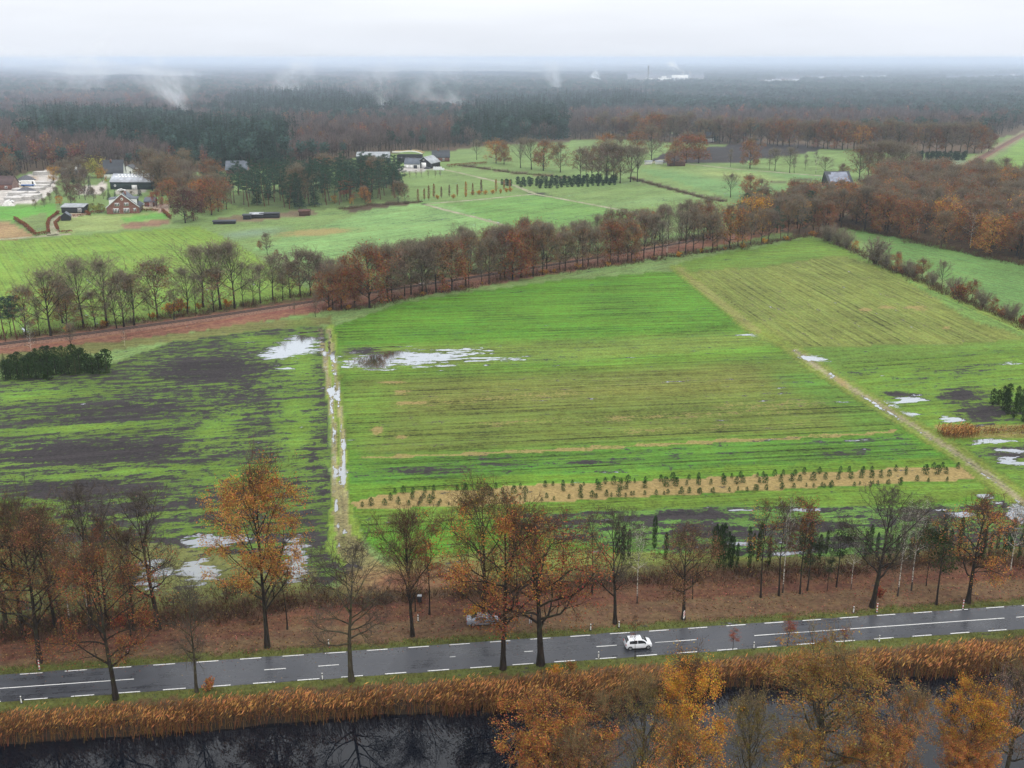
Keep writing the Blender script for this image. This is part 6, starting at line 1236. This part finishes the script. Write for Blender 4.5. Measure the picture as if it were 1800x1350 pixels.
for px, py, r_, h_, lab in ((45, 339, 7.5, 3.4, 'dark grey gravel heap in the middle of the yard'), (46, 316, 6, 3.0, 'smaller dark heap at the back of the yard'), (15, 361, 3.2, 3.0, 'pale rounded heap under a sheet by the garden')):
    x, y = P(px, py); g_ = np.random.default_rng(int(px)); mb = MB(); n_, m_ = 20, 7; V = []
    for j in range(m_):
        f = j / (m_ - 1)
        for i in range(n_): a = i * 2 * PI / n_; rr = r_ * (1 - f) * (1 + .12 * math.sin(3 * a + px)) + .02; V.append((rr * math.cos(a), rr * math.sin(a) * .8, h_ * (1 - (1 - f) ** 1.5) + g_.normal() * .06 - .05))
    mb.add(V, [(j * n_ + i, j * n_ + (i + 1) % n_, (j + 1) * n_ + (i + 1) % n_, (j + 1) * n_ + i) for j in range(m_ - 1) for i in range(n_)]); b = mb.build('heap', M['gravel'] if px > 20 else M['slab']); b.location = (x, y, 0); tag(b, lab, 'heap')
def van(px, py, lab, low, L_=6, h_=2.7):
    x, y = P(px, py); o = empty('van' if L_ < 7 else 'truck', lab, 'van' if L_ < 7 else 'truck', (x, y, 0), .08); mb = MB(); mb.prism([(-L_ / 2, .4), (L_ / 2, .4), (L_ / 2, 1.2), (L_ / 2 - .5, 1.4), (L_ / 2 - 1.1, h_ - .2), (L_ / 2 - 1.5, h_), (-L_ / 2, h_)], 'y', 0, 2.1); mb.build('body', M['whitewall'], o)
    mb = MB(); mb.box(-L_ / 2, L_ / 2 - .3, -.04, -.005, .45, 1.3); mb.build('side_panel', M[low], o); mb = MB(); mb.box(L_ / 2 - 1.9, L_ / 2 - 1.0, -.05, -.01, 1.45, h_ - .5); mb.build('window', M['glass'], o)
    for sx in (-1, 1):
        for yy in (-.05, 1.9): mb = MB(); mb.prism([(sx * L_ * .32 + .38 * math.cos(t), .38 + .38 * math.sin(t)) for t in np.arange(12) * PI / 6], 'y', yy, yy + .25); mb.build('wheel', M['tyre'], o)
van(50, 328, 'white and blue truck parked at the back of the yard', 'bluepaint', 8.5, 3.6); van(33, 327, 'white van parked left of the blue truck', 'whitewall', 5.5, 2.8)
# beech hedges
M['beech'] = leafmat('beech_hedge', (.16, .06, .03), .5, 1.5, .2, .03)
def hedge(line, h, wd, lab, n=90):
    q = resample([P(*p) for p in line], 1.0); g_ = np.random.default_rng(len(q)); mb = MB(); N_ = len(q) * n // 3; i = g_.integers(0, len(q), N_); c = np.stack([q[i, 0] + g_.uniform(-.5, .5, N_) * wd, q[i, 1] + g_.uniform(-.5, .5, N_) * wd, h * np.sqrt(g_.random(N_))], 1)
    mb.leaves(c, .5 * g_.uniform(.6, 1.2, N_), g_, 0, np.clip(c[:, 2] / h * .6 + g_.normal(size=N_) * .2 + .1, 0, 1), .8); b = mb.build('hedge', M['beech']); tag(b, lab, 'hedge')
hedge([(26, 388), (45, 400), (62, 415)], 2.2, 1.2, 'tall red brown hedge between the tan plot and the orchard'); hedge([(63, 415), (86, 411), (84, 398), (87, 388), (104, 375)], 1.6, 1.2, 'red brown beech hedge along the outer side of the curved drive'); hedge([(103, 410), (128, 409)], 1.3, 1.2, 'short beech hedge right of the drive entrance')
hedge([(102, 405), (97, 394), (108, 384), (120, 382), (158, 379), (147, 371)], 1.3, 1.2, 'beech hedge around the garage forecourt'); hedge([(160, 376), (182, 374)], 1.5, 1.2, 'beech hedge between the garage and the farmhouse'); hedge([(250, 371), (279, 372)], 1.3, 1.2, 'beech hedge right of the farmhouse'); hedge([(286, 373), (300, 386)], 2, 1.4, 'beech hedge beside the brown drive'); hedge([(786, 294), (856, 289)], 2.2, 1.6, 'long red brown hedge right of the yellow green round tree')
# far factory, village, farm road fence
x, y = P(1165, 150); fo_ = empty('factory', 'long white factory with silos and a tall dark chimney near the horizon', 'factory', (x, y, 0))
for a, b, h_ in ((-105, -45, 9), (-46, 20, 13), (-8, 62, 19), (60, 112, 14)): mb = MB(); mb.box(a, b, 0, 40, 0, h_); mb.box(a + 6, a + 18, 6, 18, h_, h_ + 5); mb.box(b - 14, b - 7, 6, 18, h_, h_ + 3); mb.build('hall', M['whitewall'], fo_)
mb = MB(); mb.box(28, 70, 4, 30, 0, 27); mb.build('tower_block', M['whitewall'], fo_)
for k in range(4): mb = MB(); mb.tube([(26 + k * 13, -4, 0), (26 + k * 13, -4, 20)], [5, 5], 12); mb.build('silo', M['paleroof'], fo_)
for sx_ in (56, 76): mb = MB(); mb.tube([(sx_, 12, 0), (sx_, 12, 37)], [3.4, 3.0], 10); mb.build('stack', M['paleroof'], fo_)
mb = MB(); mb.tube([(-40, 10, 0), (-40, 10, 52)], [2.6, 1.8], 10); mb.build('chimney', M['steel'], fo_)
vg = np.random.default_rng(55)
for k, (x0, x1, y0, y1, n_) in enumerate(((1335, 1405, 146, 150, 11), (1420, 1500, 140, 143, 8), (1500, 1560, 138, 142, 6), (1668, 1690, 142, 145, 4), (1775, 1800, 134, 140, 4), (1360, 1400, 152, 153, 3))):
    for j in range(n_):
        px = x0 + (x1 - x0) * (j + vg.random()) / n_
        building('far_house', f"tiny pale house near the horizon, {ORD(j + 1)} from the left in village cluster {['one', 'two', 'three', 'four', 'five', 'six'][k]}", px, vg.uniform(y0, y1), vg.uniform(14, 26), vg.uniform(10, 16), vg.uniform(6, 9), vg.uniform(10, 14), vg.uniform(-.5, .5), 'xy'[j % 2], 'whitewall', ['redtile', 'paleroof', 'greyroof'][j % 3], cat='house', group='tiny houses near the horizon')
# ------------------------------------------------------------------ mist rising from the forest, steam of the factory
def mistmat(name, dens, thr, foot, seed):
    m, t, o = newmat(name); oc = N(t, 'ShaderNodeTexCoord').outputs['Object']; sp_ = N(t, 'ShaderNodeSeparateXYZ'); L(t, oc, sp_.inputs[0])
    z = sp_.outputs[2]; wz = smooth(t, z, -1.0, 1.0, foot, 1.0)                       # the wisp widens from its foot to its head
    of = N(t, 'ShaderNodeVectorMath', operation='ADD'); L(t, oc, of.inputs[0]); of.inputs[1].default_value = (seed * 3.7, seed * 1.9, seed)
    wob = noise(t, of.outputs[0], .9, 2, .5); xo = math_n(t, 'ADD', sp_.outputs[0], math_n(t, 'MULTIPLY', math_n(t, 'SUBTRACT', wob, .5), 1.1))
    r = math_n(t, 'DIVIDE', math_n(t, 'SQRT', math_n(t, 'ADD', math_n(t, 'MULTIPLY', xo, xo), math_n(t, 'MULTIPLY', sp_.outputs[1], sp_.outputs[1]))), wz)
    fall = math_n(t, 'MULTIPLY', smooth(t, r, .1, .95, 1, 0), math_n(t, 'MULTIPLY', smooth(t, z, .5, 1.0, 1, 0), smooth(t, z, -1, -.85, 0, 1)))
    n1 = noise(t, of.outputs[0], 1.0, 5, .62, (2.6, 2.6, 1.0))
    thin = math_n(t, 'DIVIDE', dens, math_n(t, 'ADD', wz, .15))
    d = math_n(t, 'MULTIPLY', smooth(t, n1, thr, thr + .26, 0, 1), math_n(t, 'MULTIPLY', fall, thin))
    v = N(t, 'ShaderNodeVolumePrincipled'); v.inputs['Color'].default_value = (.93, .96, 1.0, 1); L(t, d, v.inputs['Density']); L(t, v.outputs[0], o.inputs[1])
    return m
def mist(px0, py0, px1, py1, wpx, dens, thr=.5, deep=1.0, lab='', name='mist', lift=0.0, foot=.3):
    """drifting wisp whose foot is seen at (px0, py0) and whose head at (px1, py1)"""
    x0, y0 = P(px0, py0); yn = (675 - py1) / FOC; dy = math.cos(PITCH) + yn * math.sin(PITCH); dz = -math.sin(PITCH) + yn * math.cos(PITCH); t = y0 / dy
    a, b = Vector((x0, y0, lift)), Vector(((px1 - 900) / FOC * t, y0, min(CAM_H + t * dz, CAM_H + 5))); d = b - a
    wm = wpx * y0 / FOC / 2
    bm = bmesh.new(); bmesh.ops.create_cone(bm, cap_ends=True, segments=20, radius1=1, radius2=1, depth=2); me = bpy.data.meshes.new(name); bm.to_mesh(me); bm.free(); me.materials.append(mistmat(name, dens, thr, foot, px0 * .37))
    o = link(name, me); o.location = (a + b) / 2; o.scale = (wm, wm * deep, d.length / 2)
    o.rotation_euler = (0, math.atan2(d.x, d.z), 0); tag(o, lab, 'mist', None, 'stuff')
mist(340, 214, 246, 100, 110, .07, .40, .6, 'tall slanting wisp of mist rising from the forest at the left', foot=.10)
mist(318, 206, 290, 116, 150, .035, .43, .5, 'thin veil of mist around the tall slanting wisp')
mist(690, 210, 650, 110, 140, .036, .44, .5, 'broad wisp of mist over the forest behind the middle farm')
mist(806, 200, 745, 120, 150, .036, .44, .5, 'second broad wisp of mist over the forest right of the first', foot=.4)
mist(978, 166, 966, 104, 64, .05, .42, .6, 'faint column of mist over the forest in the middle')
mist(560, 176, 500, 108, 170, .035, .44, .5, 'faint low mist over the forest left of the middle')
mist(170, 170, 120, 106, 280, .022, .43, .5, 'pale drifting mist over the forest at the far left')
mist(1062, 149, 1040, 126, 26, .15, .40, 1, 'white steam cloud left of the factory', 'steam', 2); mist(1203, 146, 1172, 108, 26, .12, .40, 1, 'white steam plume from the factory', 'steam', 30, .15); mist(1140, 149, 1132, 138, 26, .05, .40, 1, 'low white steam over the factory halls', 'steam', 4, .6)
mist(150, 140, 150, 100, 1000, .004, .36, .3, 'low bank of mist along the horizon at the left', foot=.9); mist(820, 132, 820, 100, 1000, .0022, .38, .3, 'low bank of mist along the horizon in the middle', foot=.9)
m, t, o = newmat('far_haze'); v = N(t, 'ShaderNodeVolumePrincipled'); v.inputs['Color'].default_value = (.70, .82, 1.0, 1); v.inputs['Density'].default_value = .00023; L(t, v.outputs[0], o.inputs[1])
mb = MB(); mb.prism([(800, 0), (1100, 40), (2200, 70), (R_ * .88, 74), (R_ * .88, 0)], 'x', -R_ * .7, R_ * .7); o = mb.build('mist', m); bm = bmesh.new(); bm.from_mesh(o.data); bmesh.ops.remove_doubles(bm, verts=bm.verts, dist=.01); bmesh.ops.recalc_face_normals(bm, faces=bm.faces); bm.to_mesh(o.data); bm.free(); tag(o, 'thin blue haze added over the whole distant forest', 'mist', None, 'stuff')  # second haze volume, added to fade the distance and keep the foreground clear
# ------------------------------------------------------------------ haze
def hazemat(d):
    m, t, o = newmat('haze_air'); v = N(t, 'ShaderNodeVolumePrincipled'); v.inputs['Color'].default_value = (.76, .86, 1.0, 1)
    v.inputs['Density'].default_value = d; v.inputs['Anisotropy'].default_value = 0.0
    L(t, v.outputs[0], o.inputs[1]); return m
mb = MB(); mb.box(-R_ - 50, R_ + 50, -950, R_ * .9 + 100, -5, 82)
tag(mb.build('haze', hazemat(.00010)), kind='stuff')
